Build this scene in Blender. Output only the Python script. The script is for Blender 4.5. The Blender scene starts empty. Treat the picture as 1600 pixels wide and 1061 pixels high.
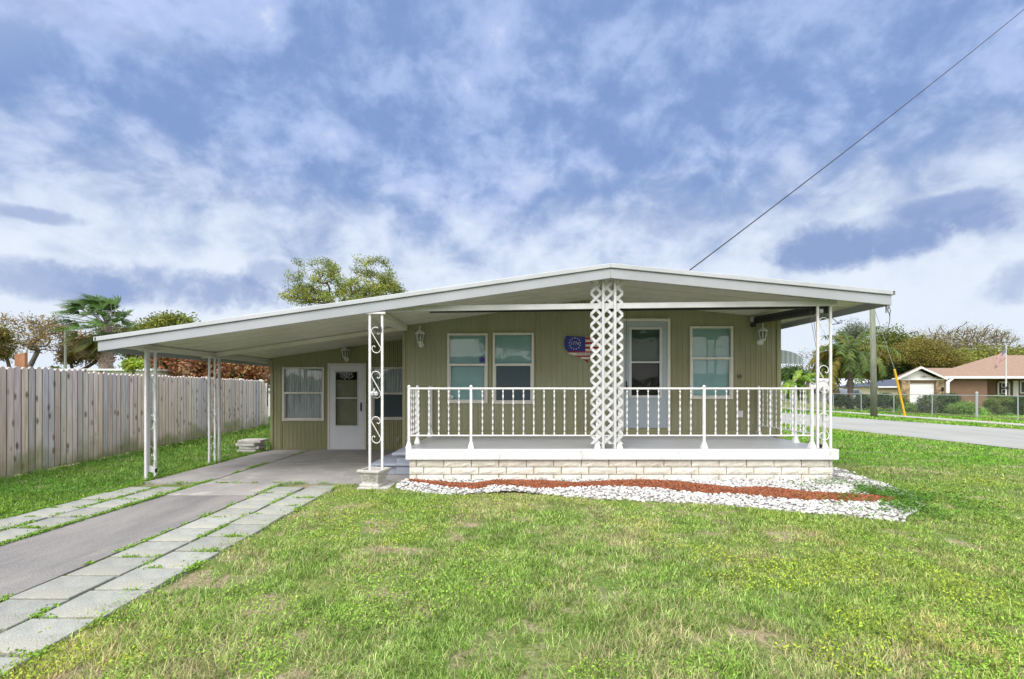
import bpy, bmesh, math, random
import numpy as np
from mathutils import Vector
R = math.radians
random.seed(7); rng = np.random.default_rng(7)
C = bpy.context.scene.collection
SC = bpy.context.scene

# ------------------------------------------------------------------ camera
F = 770.0; H = 1.42                      # focal length in photo pixels, eye height in metres
cam_d = bpy.data.cameras.new('camera'); cam = bpy.data.objects.new('camera', cam_d); C.objects.link(cam)
cam.location = (0, 0, H); cam.rotation_euler = (R(90), 0, 0)
cam_d.sensor_width = 36; cam_d.lens = F/1600*36; cam_d.shift_y = (607-530.5)/1600
cam_d.clip_start = .05; cam_d.clip_end = 1500
SC.camera = cam
def P(px, py, d): return ((px-800)*d/F, d, H-(py-607)*d/F)      # a measured photo point at distance d
def PX(px, d): return (px-800)*d/F
def PZ(py, d): return H-(py-607)*d/F
def G(px, py, z=0.0):                                            # a measured ground point
    d = (H-z)*F/(py-607); return ((px-800)*d/F, d)

# ------------------------------------------------------------------ sky
SUN_AZ, SUN_EL = R(205), R(52)                # azimuth clockwise from +Y: behind the camera, a little left
sdir = Vector((math.sin(SUN_AZ)*math.cos(SUN_EL), math.cos(SUN_AZ)*math.cos(SUN_EL), math.sin(SUN_EL)))
EXPO = 0.50
W = bpy.data.worlds.new("World"); SC.world = W; W.use_nodes = True
nt = W.node_tree; N = nt.nodes; L = nt.links; N.clear()
def wn(t, **k):
    n = N.new(t)
    for a, b in k.items(): setattr(n, a, b)
    return n
def wm(op, a, b=None, clamp=False):
    n = N.new('ShaderNodeMath'); n.operation = op; n.use_clamp = clamp
    for i, v in enumerate((a, b)):
        if v is None: continue
        if isinstance(v, (int, float)): n.inputs[i].default_value = v
        else: L.new(v, n.inputs[i])
    return n.outputs[0]
def wmix(f, a, b, mode='MIX'):
    n = N.new('ShaderNodeMix'); n.data_type = 'RGBA'; n.blend_type = mode
    for s, v in ((0, f), (6, a), (7, b)):
        if isinstance(v, (int, float)): n.inputs[s].default_value = v
        elif isinstance(v, tuple): n.inputs[s].default_value = (*v, 1)
        else: L.new(v, n.inputs[s])
    return n.outputs[2]
def wramp(v, lo, hi):
    n = N.new('ShaderNodeMapRange'); n.interpolation_type = 'SMOOTHERSTEP'
    L.new(v, n.inputs[0]); n.inputs[1].default_value = lo; n.inputs[2].default_value = hi
    return n.outputs[0]
sky = wn('ShaderNodeTexSky', sky_type='NISHITA', sun_disc=False, sun_elevation=SUN_EL, sun_rotation=SUN_AZ)
tc = wn('ShaderNodeTexCoord'); sep = wn('ShaderNodeSeparateXYZ'); L.new(tc.outputs['Generated'], sep.inputs[0])
x, y, z = sep.outputs
zz = wm('ADD', wm('MAXIMUM', z, 0.0), 0.62)
cmb = wn('ShaderNodeCombineXYZ'); L.new(wm('DIVIDE', x, zz), cmb.inputs[0]); L.new(wm('DIVIDE', y, zz), cmb.inputs[1])
def wnoise(vec, scale, detail=6, rough=.55, dist=0.0, w=0.0, sx=1, sy=1):
    mp = wn('ShaderNodeMapping'); L.new(vec, mp.inputs[0]); mp.inputs['Scale'].default_value = (sx, sy, 1); mp.inputs['Location'].default_value = (w, w*.7, w*.3)
    n = wn('ShaderNodeTexNoise'); L.new(mp.outputs[0], n.inputs['Vector']); n.inputs['Scale'].default_value = scale
    n.inputs['Detail'].default_value = detail; n.inputs['Roughness'].default_value = rough; n.inputs['Distortion'].default_value = dist
    return n.outputs[0]
n_big = wnoise(cmb.outputs[0], 3.4, 4, .5, .3, 3.1)
n_mid = wnoise(cmb.outputs[0], 9.5, 8, .55, .25, 8.4)
n_fine = wnoise(cmb.outputs[0], 27, 6, .6, .2, 1.7)
mott = wm('ADD', wm('ADD', wm('MULTIPLY', n_big, .36), wm('MULTIPLY', n_mid, .50)), wm('MULTIPLY', n_fine, .22))
m1 = wramp(mott, .44, .66)
c_deck = wmix(m1, (.225, .345, .64), (.44, .56, .88))
m2 = wramp(mott, .61, .76)
c_deck = wmix(m2, c_deck, (.82, .88, 1.0))
# towards the horizon the deck thins to bright haze
el = wm('ARCSINE', z); az = wm('ARCTAN2', x, y)
hz = wm('SUBTRACT', 1.0, wramp(wm('SUBTRACT', el, wm('MULTIPLY', wm('SUBTRACT', n_mid, .5), .38)), R(7), R(27)))
c = wmix(wm('MULTIPLY', hz, .92), c_deck, (.83, .90, 1.0))
# low grey-blue cumulus banks
nb = wnoise(tc.outputs['Generated'], 7.5, 7, .6, .3, 2.2, 1, 1.0)
nb2 = wnoise(tc.outputs['Generated'], 26, 5, .6, .2, 5.2)
nbb = wm('ADD', wm('MULTIPLY', wm('SUBTRACT', nb, .5), 4.2), wm('MULTIPLY', wm('SUBTRACT', nb2, .5), 2.6))
def azel(px, py):
    v = Vector((px-800, F, 607-py)); return math.atan2(v.x, v.y), math.asin(v.z/v.length)
banks = [(1340, 382, 150, 34, 1.0), (1545, 345, 50, 26, .9), (1470, 325, 90, 18, .75), (90, 440, 130, 28, .7), (290, 452, 150, 30, .8), (425, 430, 40, 20, .6),
         (60, 336, 70, 12, .65), (220, 60, 150, 22, .5), (1060, 345, 50, 22, .45), (1590, 440, 70, 30, .6), (-350, 330, 260, 40, .8), (2100, 380, 320, 40, .8)]
for px, py, wx, wy, st in banks:
    a0, e0 = azel(px, py); a1, _ = azel(px+wx, py); _, e1 = azel(px, py-wy)
    u = wm('DIVIDE', wm('SUBTRACT', az, a0), a1-a0); v = wm('DIVIDE', wm('SUBTRACT', el, e0), abs(e1-e0))
    r = wm('ADD', wm('MULTIPLY', u, u), wm('MULTIPLY', v, v))
    m = wm('SUBTRACT', 1.0, wramp(wm('ADD', r, nbb), -.1, 1.9))
    c = wmix(wm('MULTIPLY', m, st), c, (.27, .37, .64))
# veil brightest round the hidden sun (behind the camera) and overhead
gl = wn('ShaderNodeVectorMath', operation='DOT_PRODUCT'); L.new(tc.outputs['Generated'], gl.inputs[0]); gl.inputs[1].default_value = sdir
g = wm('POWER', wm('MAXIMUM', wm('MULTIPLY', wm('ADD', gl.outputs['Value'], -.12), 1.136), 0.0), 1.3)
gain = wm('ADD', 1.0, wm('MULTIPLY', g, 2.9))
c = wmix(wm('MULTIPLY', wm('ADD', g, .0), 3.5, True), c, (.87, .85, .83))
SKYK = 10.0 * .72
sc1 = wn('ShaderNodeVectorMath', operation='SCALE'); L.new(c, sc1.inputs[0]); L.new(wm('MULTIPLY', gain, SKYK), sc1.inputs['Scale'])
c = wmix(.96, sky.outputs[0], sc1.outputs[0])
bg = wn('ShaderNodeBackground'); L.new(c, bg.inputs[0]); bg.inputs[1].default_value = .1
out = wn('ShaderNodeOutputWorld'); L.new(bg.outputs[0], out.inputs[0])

sl = bpy.data.lights.new('sun', 'SUN'); sl.energy = 1.5; sl.angle = R(22); sl.color = (1, .97, .93)
so = bpy.data.objects.new('sun', sl); C.objects.link(so); so.rotation_euler = (-sdir).to_track_quat('-Z', 'Y').to_euler()
so.location = (0, -5, 20)
SC.view_settings.view_transform = 'Standard'; SC.view_settings.look = 'None'
SC.view_settings.exposure = EXPO; SC.view_settings.gamma = 1
SC.render.engine = 'CYCLES'
SC.cycles.max_bounces = 7; SC.cycles.diffuse_bounces = 3; SC.cycles.glossy_bounces = 3
SC.cycles.transmission_bounces = 4; SC.cycles.transparent_max_bounces = 12; SC.cycles.caustics_reflective = False; SC.cycles.caustics_refractive = False

# ------------------------------------------------------------------ materials
def mat(name, col, rough=.6, col2=None, scale=4, stretch=(1, 1, 1), bump=0.0, bscale=None, metal=0, spec=.5, detail=6,
        island=0.0, tint=False, lo=.35, hi=.65, trans=0, col3=None, scale3=1.0, lo3=.5, hi3=.62, bdist=.01, objrand=0, grain=0, gscale=130):
    m = bpy.data.materials.new(name); m.use_nodes = True; t = m.node_tree; n = t.nodes; l = t.links
    b = n['Principled BSDF']; b.inputs['Roughness'].default_value = rough; b.inputs['Metallic'].default_value = metal
    b.inputs['Specular IOR Level'].default_value = spec
    tc = n.new('ShaderNodeTexCoord'); mp = n.new('ShaderNodeMapping'); l.new(tc.outputs['Object'], mp.inputs[0]); mp.inputs['Scale'].default_value = stretch
    def mix(f, a, c_, mode='MIX'):
        x = n.new('ShaderNodeMix'); x.data_type = 'RGBA'; x.blend_type = mode
        for s, v in ((0, f), (6, a), (7, c_)):
            if isinstance(v, (int, float)): x.inputs[s].default_value = v
            elif isinstance(v, tuple): x.inputs[s].default_value = (*v, 1)
            else: l.new(v, x.inputs[s])
        return x.outputs[2]
    def noise(s, d=detail):
        x = n.new('ShaderNodeTexNoise'); l.new(mp.outputs[0], x.inputs['Vector']); x.inputs['Scale'].default_value = s; x.inputs['Detail'].default_value = d
        x.inputs['Roughness'].default_value = .6
        return x.outputs[0]
    def rng_(v, a, b_, c0=0., c1=1.):
        x = n.new('ShaderNodeMapRange'); l.new(v, x.inputs[0]); x.inputs[1].default_value = a; x.inputs[2].default_value = b_; x.inputs[3].default_value = c0; x.inputs[4].default_value = c1
        return x.outputs[0]
    cur = col
    if col2 is not None: cur = mix(rng_(noise(scale), lo, hi), col, col2)
    if col3 is not None: cur = mix(rng_(noise(scale3), lo3, hi3), cur, col3)
    if tint:
        a = n.new('ShaderNodeAttribute'); a.attribute_name = 'tint'
        cur = mix(1.0, cur, a.outputs['Color'], 'MULTIPLY')
    if grain:
        x = n.new('ShaderNodeTexNoise'); l.new(tc.outputs['Object'], x.inputs['Vector']); x.inputs['Scale'].default_value = gscale; x.inputs['Detail'].default_value = 3
        v = rng_(x.outputs[0], .35, .65, 1-grain, 1+grain); cmb = n.new('ShaderNodeCombineColor')
        for i in range(3): l.new(v, cmb.inputs[i])
        cur = mix(1.0, cur, cmb.outputs[0], 'MULTIPLY')
    if objrand:
        g = n.new('ShaderNodeObjectInfo'); v = rng_(g.outputs['Random'], 0, 1, 1-objrand, 1+objrand)
        cmb = n.new('ShaderNodeCombineColor')
        for i in range(3): l.new(v, cmb.inputs[i])
        cur = mix(1.0, cur, cmb.outputs[0], 'MULTIPLY')
    if island:
        g = n.new('ShaderNodeNewGeometry'); v = rng_(g.outputs['Random Per Island'], 0, 1, 1-island, 1+island)
        cmb = n.new('ShaderNodeCombineColor')
        for i in range(3): l.new(v, cmb.inputs[i])
        cur = mix(1.0, cur, cmb.outputs[0], 'MULTIPLY')
    if isinstance(cur, tuple): b.inputs['Base Color'].default_value = (*cur, 1)
    else: l.new(cur, b.inputs['Base Color'])
    if bump:
        bp = n.new('ShaderNodeBump'); bp.inputs['Strength'].default_value = bump; bp.inputs['Distance'].default_value = bdist
        l.new(noise(bscale or scale*4, 8), bp.inputs['Height']); l.new(bp.outputs[0], b.inputs['Normal'])
    if trans:
        tr = n.new('ShaderNodeBsdfTranslucent'); ms = n.new('ShaderNodeMixShader'); ms.inputs[0].default_value = trans
        if isinstance(cur, tuple): tr.inputs[0].default_value = (*cur, 1)
        else: l.new(cur, tr.inputs[0])
        l.new(b.outputs[0], ms.inputs[1]); l.new(tr.outputs[0], ms.inputs[2]); l.new(ms.outputs[0], n['Material Output'].inputs[0])
    return m
def glass_mat(name, tint, refl=.16):
    m = bpy.data.materials.new(name); m.use_nodes = True; t = m.node_tree; n = t.nodes; l = t.links; n.remove(n['Principled BSDF'])
    tr = n.new('ShaderNodeBsdfTransparent'); tr.inputs[0].default_value = (*tint, 1)
    gl = n.new('ShaderNodeBsdfGlossy'); gl.inputs['Roughness'].default_value = .02
    fr = n.new('ShaderNodeLayerWeight'); fr.inputs[0].default_value = .22
    a = n.new('ShaderNodeMath'); a.operation = 'ADD'; l.new(fr.outputs['Fresnel'], a.inputs[0]); a.inputs[1].default_value = refl
    tcn = n.new('ShaderNodeTexCoord'); nz = n.new('ShaderNodeTexNoise'); nz.inputs['Scale'].default_value = 1.3; l.new(tcn.outputs['Object'], nz.inputs['Vector'])
    bp = n.new('ShaderNodeBump'); bp.inputs['Strength'].default_value = .08; bp.inputs['Distance'].default_value = .05; l.new(nz.outputs[0], bp.inputs['Height']); l.new(bp.outputs[0], gl.inputs['Normal'])
    ms = n.new('ShaderNodeMixShader'); l.new(a.outputs[0], ms.inputs[0]); l.new(tr.outputs[0], ms.inputs[1]); l.new(gl.outputs[0], ms.inputs[2])
    l.new(ms.outputs[0], n['Material Output'].inputs[0])
    return m
M = {}
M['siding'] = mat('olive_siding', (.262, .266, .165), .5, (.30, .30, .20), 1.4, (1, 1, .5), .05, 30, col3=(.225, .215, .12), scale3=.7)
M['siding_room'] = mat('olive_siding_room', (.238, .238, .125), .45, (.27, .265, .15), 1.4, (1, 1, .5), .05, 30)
M['white'] = mat('white_paint', (.60, .61, .63), .45, (.50, .51, .52), 3, bump=.04, bscale=40)
M['iron'] = mat('white_iron', (.70, .70, .72), .42, (.56, .55, .53), 9, col3=(.34, .22, .13), scale3=17, lo3=.69, hi3=.76, lo=.5, hi=.75, bump=.05, bscale=60)
M['iron_old'] = mat('aged_iron', (.72, .73, .72), .45, (.50, .46, .36), 14, lo=.52, hi=.72, bump=.05, bscale=60)
M['drip'] = mat('aluminium_drip_edge', (.47, .49, .53), .36, (.40, .42, .45), 1.5)
M['fascia'] = mat('aluminium_fascia', (.37, .39, .43), .36, (.33, .35, .38), 1.5, (1, 1, 1), .02, 20, metal=.0)
M['ceiling'] = mat('ceiling_panel', (.70, .675, .61), .5, (.60, .575, .51), 1.2, (1, .5, 1), .03, 30)
M['roof'] = mat('white_roof', (.70, .70, .69), .6, (.55, .55, .54), 2)
M['porch_floor'] = mat('grey_floor_paint', (.36, .375, .40), .38, (.40, .41, .42), 2.2, bump=.05, bscale=60)
M['slab_white'] = mat('white_masonry_paint', (.68, .69, .72), .6, (.57, .58, .61), 3.5, stretch=(1.6, 1, .5), col3=(.46, .44, .40), scale3=6, lo3=.62, hi3=.78, lo=.5, hi=.72, bump=.25, bscale=40)
M['block'] = mat('slump_block', (.72, .69, .62), .8, (.60, .565, .49), 6, grain=.08, gscale=60, bump=.5, bscale=22, island=.09, bdist=.02)
M['mortar'] = mat('mortar', (.24, .22, .19), .9)
M['step'] = mat('step_paint', (.29, .32, .39), .6, (.24, .27, .33), 5, bump=.2, bscale=40)
M['door'] = mat('door_grey_blue', (.36, .41, .46), .45, (.33, .38, .43), 3)
M['door_white'] = mat('door_white', (.66, .68, .74), .4, (.60, .63, .69), 2)
M['trim'] = mat('aluminium_trim', (.66, .64, .61), .38, (.60, .57, .53), 6)
M['blind'] = mat('aqua_blind', (.55, .76, .79), .6, (.46, .68, .72), 2)
M['blind_green'] = mat('green_blind', (.14, .22, .19), .6)
M['curtain'] = mat('sheer_curtain', (.80, .80, .84), .9, (.60, .60, .64), 3, (6, 1, .6))
M['screen'] = mat('insect_screen', (.06, .085, .105), .8)
M['dark'] = mat('dark_interior', (.035, .035, .035), .9)
M['inside'] = mat('room_inside', (.16, .15, .13), .9)
M['glass'] = glass_mat('window_glass', (.86, .93, .93), .045)
M['glass_s'] = glass_mat('storm_glass', (.75, .80, .78), .01)
M['black'] = mat('black_plastic', (.012, .012, .013), .5)
M['concrete'] = mat('carport_concrete', (.33, .32, .31), .85, (.25, .24, .24), 1.4, grain=.12, gscale=90, bump=.2, bscale=60, col3=(.40, .38, .35), scale3=3, lo3=.55, hi3=.7)
M['asphalt'] = mat('drive_concrete', (.15, .146, .152), .9, (.225, .217, .212), 1.5, (1.6, .45, 1), .5, 90, grain=.25, gscale=100, col3=(.24, .23, .22), scale3=2.2, lo3=.56, hi3=.75)
M['paver'] = mat('paver', (.33, .34, .315), .9, (.23, .245, .235), 6, bump=.6, bscale=110, island=0, col3=(.36, .35, .30), scale3=1.7, lo3=.5, hi3=.7, objrand=.13, grain=.28)
M['stone'] = mat('cast_stone', (.55, .54, .52), .85, (.38, .37, .34), 9, grain=.15, gscale=80, bump=.5, bscale=60)
M['pebble'] = mat('white_pebble', (.52, .515, .51), .7, island=.42)
M['gravel'] = mat('gravel_bed', (.40, .39, .38), .95, (.24, .23, .22), 40, bump=1, bscale=60, bdist=.02)
M['mulch'] = mat('red_mulch', (.34, .115, .05), .85, (.20, .065, .03), 25, island=.45)
M['mulch_bed'] = mat('mulch_bed', (.24, .07, .035), .95, (.12, .035, .02), 30, bump=1, bscale=50, bdist=.02)
M['ground'] = mat('lawn_soil', (.085, .16, .02), .95, (.16, .19, .05), 1.1, bump=.9, bscale=25, col3=(.27, .215, .145), scale3=2.6, lo3=.50, hi3=.62, bdist=.03, grain=.3, gscale=40)
M['grass'] = mat('grass_blades', (1, 1, 1), .7, tint=True, island=.30, trans=.20, spec=.08)
M['leaf'] = mat('tree_leaves', (1, 1, 1), .6, tint=True, island=.3, trans=.25, spec=.3)
M['bark'] = mat('bark', (.115, .09, .07), .95, (.06, .048, .04), 6, (1, 1, .3), .6, 18)
M['bark_grey'] = mat('bark_grey', (.20, .18, .155), .95, (.10, .09, .08), 6, (1, 1, .3), .6, 18)
M['palm_bark'] = mat('palm_bark', (.27, .235, .20), .95, (.17, .145, .13), 3, (1, 1, 6), .6, 12)
M['husk'] = mat('palm_husk', (.22, .14, .11), .95, (.38, .33, .28), 14, bump=.8, bscale=20)
M['road'] = mat('road_surface', (.31, .32, .305), .9, (.26, .265, .255), 1.0, (1, .3, 1), .3, 60)
M['walk'] = mat('sidewalk', (.40, .39, .36), .9, (.32, .31, .28), 1.5)
M['pole'] = mat('pole_wood', (.21, .225, .175), .9, (.14, .155, .12), 5, (3, 3, .3), .5, 30)
M['steel'] = mat('galvanised', (.42, .45, .47), .4, metal=.5)
M['yellow'] = mat('yellow_guard', (.72, .42, .02), .5)
M['cable'] = mat('cable', (.02, .02, .02), .6)
M['wire'] = mat('grey_wire', (.25, .25, .25), .5)
M['shingle'] = mat('brown_shingle', (.29, .205, .15), .9, (.20, .135, .10), 7, (1, 1, 3), .3, 20)
M['slate'] = mat('dark_blue_roof', (.055, .07, .11), .8, (.08, .095, .14), 5)
M['metal_roof'] = mat('white_metal_roof', (.62, .65, .69), .5)
M['brown_wall'] = mat('brown_stucco', (.17, .105, .07), .85, (.19, .12, .08), 3)
M['cream_wall'] = mat('cream_wall', (.50, .46, .34), .85)
M['white_wall'] = mat('white_wall', (.74, .74, .75), .8)
M['brick'] = mat('red_brick', (.26, .10, .07), .85, (.34, .17, .13), 14, (1, 1, 3))
M['ledge'] = mat('ledge_stone', (.42, .30, .17), .85, (.16, .12, .08), 4, bump=.7, bscale=8, lo=.4, hi=.6)
M['car'] = mat('car_paint', (.25, .28, .31), .25, metal=.3)
M['tyre'] = mat('tyre', (.02, .02, .02), .8)
M['paint'] = mat('colour_paint', (1, 1, 1), .6, tint=True)
M['ply'] = mat('rust_board', (.36, .17, .09), .8, (.24, .11, .06), 4)
M['satin'] = mat('awning_metal', (.38, .42, .44), .4, tint=True)

# wood fence: grey boards with knots, grain and green algae near the ground
def fence_mat():
    m = mat('weathered_wood', (.84, .77, .75), .85, (.46, .41, .40), 6, (6, 6, .30), .6, 14, island=.10, lo=.33, hi=.72, bdist=.006, tint=True)
    t = m.node_tree; n = t.nodes; l = t.links; b = n['Principled BSDF']; src = b.inputs['Base Color'].links[0].from_socket
    tc = n.new('ShaderNodeTexCoord')
    def mix(f, a, c_, mode='MIX'):
        x = n.new('ShaderNodeMix'); x.data_type = 'RGBA'; x.blend_type = mode
        l.new(f, x.inputs[0]); l.new(a, x.inputs[6])
        if isinstance(c_, tuple): x.inputs[7].default_value = (*c_, 1)
        else: l.new(c_, x.inputs[7])
        return x.outputs[2]
    mp = n.new('ShaderNodeMapping'); mp.inputs['Scale'].default_value = (6, 6, 3.0); l.new(tc.outputs['Object'], mp.inputs[0])
    v = n.new('ShaderNodeTexVoronoi'); v.inputs['Scale'].default_value = 1.0; l.new(mp.outputs[0], v.inputs['Vector'])
    mr = n.new('ShaderNodeMapRange'); mr.inputs[1].default_value = .24; mr.inputs[2].default_value = .10; mr.inputs[3].default_value = 0; mr.inputs[4].default_value = .85; l.new(v.outputs['Distance'], mr.inputs[0])
    cur = mix(mr.outputs[0], src, (.10, .065, .045))
    g = n.new('ShaderNodeNewGeometry'); hsv = n.new('ShaderNodeMapRange'); l.new(g.outputs['Random Per Island'], hsv.inputs[0]); hsv.inputs[1].default_value = .8; hsv.inputs[2].default_value = 1.0; hsv.inputs[4].default_value = .45
    cur = mix(hsv.outputs[0], cur, (.58, .46, .35))
    sp = n.new('ShaderNodeSeparateXYZ'); l.new(tc.outputs['Object'], sp.inputs[0])
    nz = n.new('ShaderNodeTexNoise'); nz.inputs['Scale'].default_value = 2.2; nz.inputs['Detail'].default_value = 6; l.new(tc.outputs['Object'], nz.inputs['Vector'])
    ad = n.new('ShaderNodeMath'); ad.operation = 'MULTIPLY_ADD'; l.new(nz.outputs[0], ad.inputs[0]); ad.inputs[1].default_value = -1.3; l.new(sp.outputs['Z'], ad.inputs[2])
    al = n.new('ShaderNodeMapRange'); l.new(ad.outputs[0], al.inputs[0]); al.inputs[1].default_value = -.22; al.inputs[2].default_value = -.62; al.inputs[3].default_value = 0; al.inputs[4].default_value = .75
    cur = mix(al.outputs[0], cur, (.20, .22, .07))
    l.new(cur, b.inputs['Base Color'])
    return m
M['fence'] = fence_mat()

# ------------------------------------------------------------------ mesh helpers
class MB:
    def __init__(s): s.v = []; s.f = []; s.c = []; s.col = (1, 1, 1); s.smooth = False
    def add(s, vs, fs):
        o = len(s.v); s.v += [tuple(p) for p in vs]; s.f += [tuple(i+o for i in f) for f in fs]; s.c += [s.col]*len(fs); return s
    def box(s, x0, x1, y0, y1, z0, z1):
        return s.add([(x0,y0,z0),(x1,y0,z0),(x1,y1,z0),(x0,y1,z0),(x0,y0,z1),(x1,y0,z1),(x1,y1,z1),(x0,y1,z1)],
                     [(0,3,2,1),(4,5,6,7),(0,1,5,4),(1,2,6,5),(2,3,7,6),(3,0,4,7)])
    def prism(s, poly, axis, a, b):           # poly: 2D ring; axis 'x','y','z' is the extrusion axis
        def mk(p, t): return {'x': (t, p[0], p[1]), 'y': (p[0], t, p[1]), 'z': (p[0], p[1], t)}[axis]
        n = len(poly); vs = [mk(p, a) for p in poly]+[mk(p, b) for p in poly]
        fs = [tuple(range(n))[::-1], tuple(range(n, 2*n))]+[(i, (i+1) % n, n+(i+1) % n, n+i) for i in range(n)]
        return s.add(vs, fs)
    def tube(s, pts, r, n=8, caps=True):
        pts = [Vector(p) for p in pts]; rs = r if isinstance(r, (list, tuple)) else [r]*len(pts)
        vs = []; prev = None
        for i, p in enumerate(pts):
            t = (pts[min(i+1, len(pts)-1)]-pts[max(i-1, 0)]).normalized()
            if prev is None:
                a = t.cross(Vector((0, 0, 1)))
                if a.length < 1e-3: a = Vector((1, 0, 0))
                a.normalize()
            else:
                a = (prev-t*prev.dot(t)).normalized()
            prev = a; b = t.cross(a)
            for k in range(n):
                an = 2*math.pi*(k+.5)/n; vs.append(p+(a*math.cos(an)+b*math.sin(an))*rs[i])
        fs = [(i*n+k, i*n+(k+1) % n, (i+1)*n+(k+1) % n, (i+1)*n+k) for i in range(len(pts)-1) for k in range(n)]
        if caps: fs += [tuple(range(n))[::-1], tuple((len(pts)-1)*n+k for k in range(n))]
        return s.add(vs, fs)
    def lathe(s, prof, cx, cy, n=16, phase=0):   # prof: list (r, z)
        vs = []; m = len(prof)
        for r, z in prof:
            for k in range(n):
                a = 2*math.pi*k/n+phase; vs.append((cx+r*math.cos(a), cy+r*math.sin(a), z))
        fs = [(i*n+k, i*n+(k+1) % n, (i+1)*n+(k+1) % n, (i+1)*n+k) for i in range(m-1) for k in range(n)]
        fs += [tuple(range(n))[::-1], tuple((m-1)*n+k for k in range(n))]
        return s.add(vs, fs)
def wloc(o):
    v = Vector((0, 0, 0))
    while o: v += o.location; o = o.parent
    return v
def link(name, me, material, parent=None):
    o = bpy.data.objects.new(name, me); C.objects.link(o)
    if parent: o.parent = parent
    if material: me.materials.append(material)
    return o
def part(name, mb, material, parent=None, bevel=0, smooth=False, label=None):
    me = bpy.data.meshes.new(name); off = wloc(parent) if parent else Vector((0, 0, 0))
    me.from_pydata([(p[0]-off.x, p[1]-off.y, p[2]-off.z) for p in mb.v], [], mb.f)
    if any(c != (1, 1, 1) for c in mb.c) or (material and material.name in ('weathered_wood', 'awning_metal')):
        ca = me.color_attributes.new('tint', 'FLOAT_COLOR', 'CORNER'); arr = []
        for f, c_ in zip(mb.f, mb.c): arr += [(*c_, 1)]*len(f)
        ca.data.foreach_set('color', np.array(arr, dtype=np.float32).ravel())
    if smooth: me.shade_smooth()
    me.update(); o = link(name, me, material, parent)
    if bevel:
        b = o.modifiers.new('bevel', 'BEVEL'); b.width = bevel; b.segments = 2; b.limit_method = 'ANGLE'; b.angle_limit = R(40)
    if label: o['label'] = label
    return o
def tag(o, label=None, cat=None, group=None, kind=None):
    if label: o['label'] = label
    if cat: o['category'] = cat
    if group: o['group'] = group
    if kind: o['kind'] = kind
    return o
def thing(name, label, cat, loc=(0, 0, 0), group=None):
    o = bpy.data.objects.new(name, None); C.objects.link(o); o.location = loc; o.empty_display_size = .2
    return tag(o, label, cat, group)
def copy_to(o, parent, dloc):
    c_ = o.copy(); C.objects.link(c_); c_.parent = parent; c_.location = o.location+Vector(dloc); return c_
def copy_tree(o, parent=None):
    c_ = o.copy(); C.objects.link(c_); c_.parent = parent
    for ch in [q for q in bpy.data.objects if q.parent == o]: copy_tree(ch, c_)
    return c_
def np_mesh(name, verts, faces, cols, material, parent=None):
    """verts (n,3), faces (m,k) same k, cols (m,3) per face or None"""
    me = bpy.data.meshes.new(name); m, k = faces.shape
    off = wloc(parent) if parent else Vector((0, 0, 0)); verts = verts-np.array(off)
    me.vertices.add(len(verts)); me.vertices.foreach_set('co', verts.astype(np.float32).ravel())
    me.loops.add(m*k); me.loops.foreach_set('vertex_index', faces.astype(np.int32).ravel())
    me.polygons.add(m); me.polygons.foreach_set('loop_start', np.arange(0, m*k, k, dtype=np.int32))
    me.update(calc_edges=True)
    if cols is not None:
        ca = me.color_attributes.new('tint', 'FLOAT_COLOR', 'CORNER')
        c4 = np.concatenate([np.repeat(cols, k, axis=0), np.ones((m*k, 1))], 1).astype(np.float32); ca.data.foreach_set('color', c4.ravel())
    return link(name, me, material, parent)
def vnoise(x, y, s, seed=0):                       # 2-D value noise in 0..1
    x = np.asarray(x)*s+seed*17.3; y = np.asarray(y)*s+seed*5.7
    xi = np.floor(x).astype(np.int64); yi = np.floor(y).astype(np.int64); fx = x-xi; fy = y-yi
    fx = fx*fx*(3-2*fx); fy = fy*fy*(3-2*fy)
    def h(a, b):
        n = (a*374761393+b*668265263+seed*1274126177) & 0xffffffff; n = ((n ^ (n >> 13))*1274126177) & 0xffffffff
        return ((n ^ (n >> 16)) & 0xffff)/65535.0
    return (h(xi, yi)*(1-fx)+h(xi+1, yi)*fx)*(1-fy)+(h(xi, yi+1)*(1-fx)+h(xi+1, yi+1)*fx)*fy
def fbm(x, y, s, seed=0): return .5*vnoise(x, y, s, seed)+.3*vnoise(x, y, s*2.3, seed+1)+.2*vnoise(x, y, s*5.1, seed+2)

# ------------------------------------------------------------------ layout
YF, YW, YR = 7.26, 9.39, 11.27          # porch face, house front wall, carport room wall
XL, XR_ = -2.06, 5.07                    # house front wall ends
XC = -5.49                               # carport room left corner
XP0, XP1 = -1.56, 4.79                   # porch slab
ZS = .53                                 # porch floor
RX, RZ, SLL, SLR = 1.42, 3.21, .143, .0965   # roof ridge and slopes
YE = 7.10                                # roof front edge
XE0, XE1 = -5.97, 5.47
def zroof(x): return RZ-(SLL*(RX-x) if x < RX else SLR*(x-RX))
def zceil(x): return zroof(x)-.10
near_edge = [(12.6, -12), (12.0, 9), (11.86, 11.6), (11.26, 17.4), (10.8, 22), (10.2, 40), (9.5, 80)]
far_edge = [(18.6, -12), (17.9, 9), (17.4, 17.1), (16.2, 24.2), (15.4, 30), (14.6, 45), (14.0, 80)]
walk_a = [(19.6, -12), (19.3, 10), (19.0, 19), (18.8, 30), (18.5, 45), (18, 80)]
def lerp_edge(e, Y): return np.interp(Y, [p[1] for p in e], [p[0] for p in e])
def fence_x(Y): return -7.95-.1263*(np.asarray(Y)-7.65)

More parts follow.
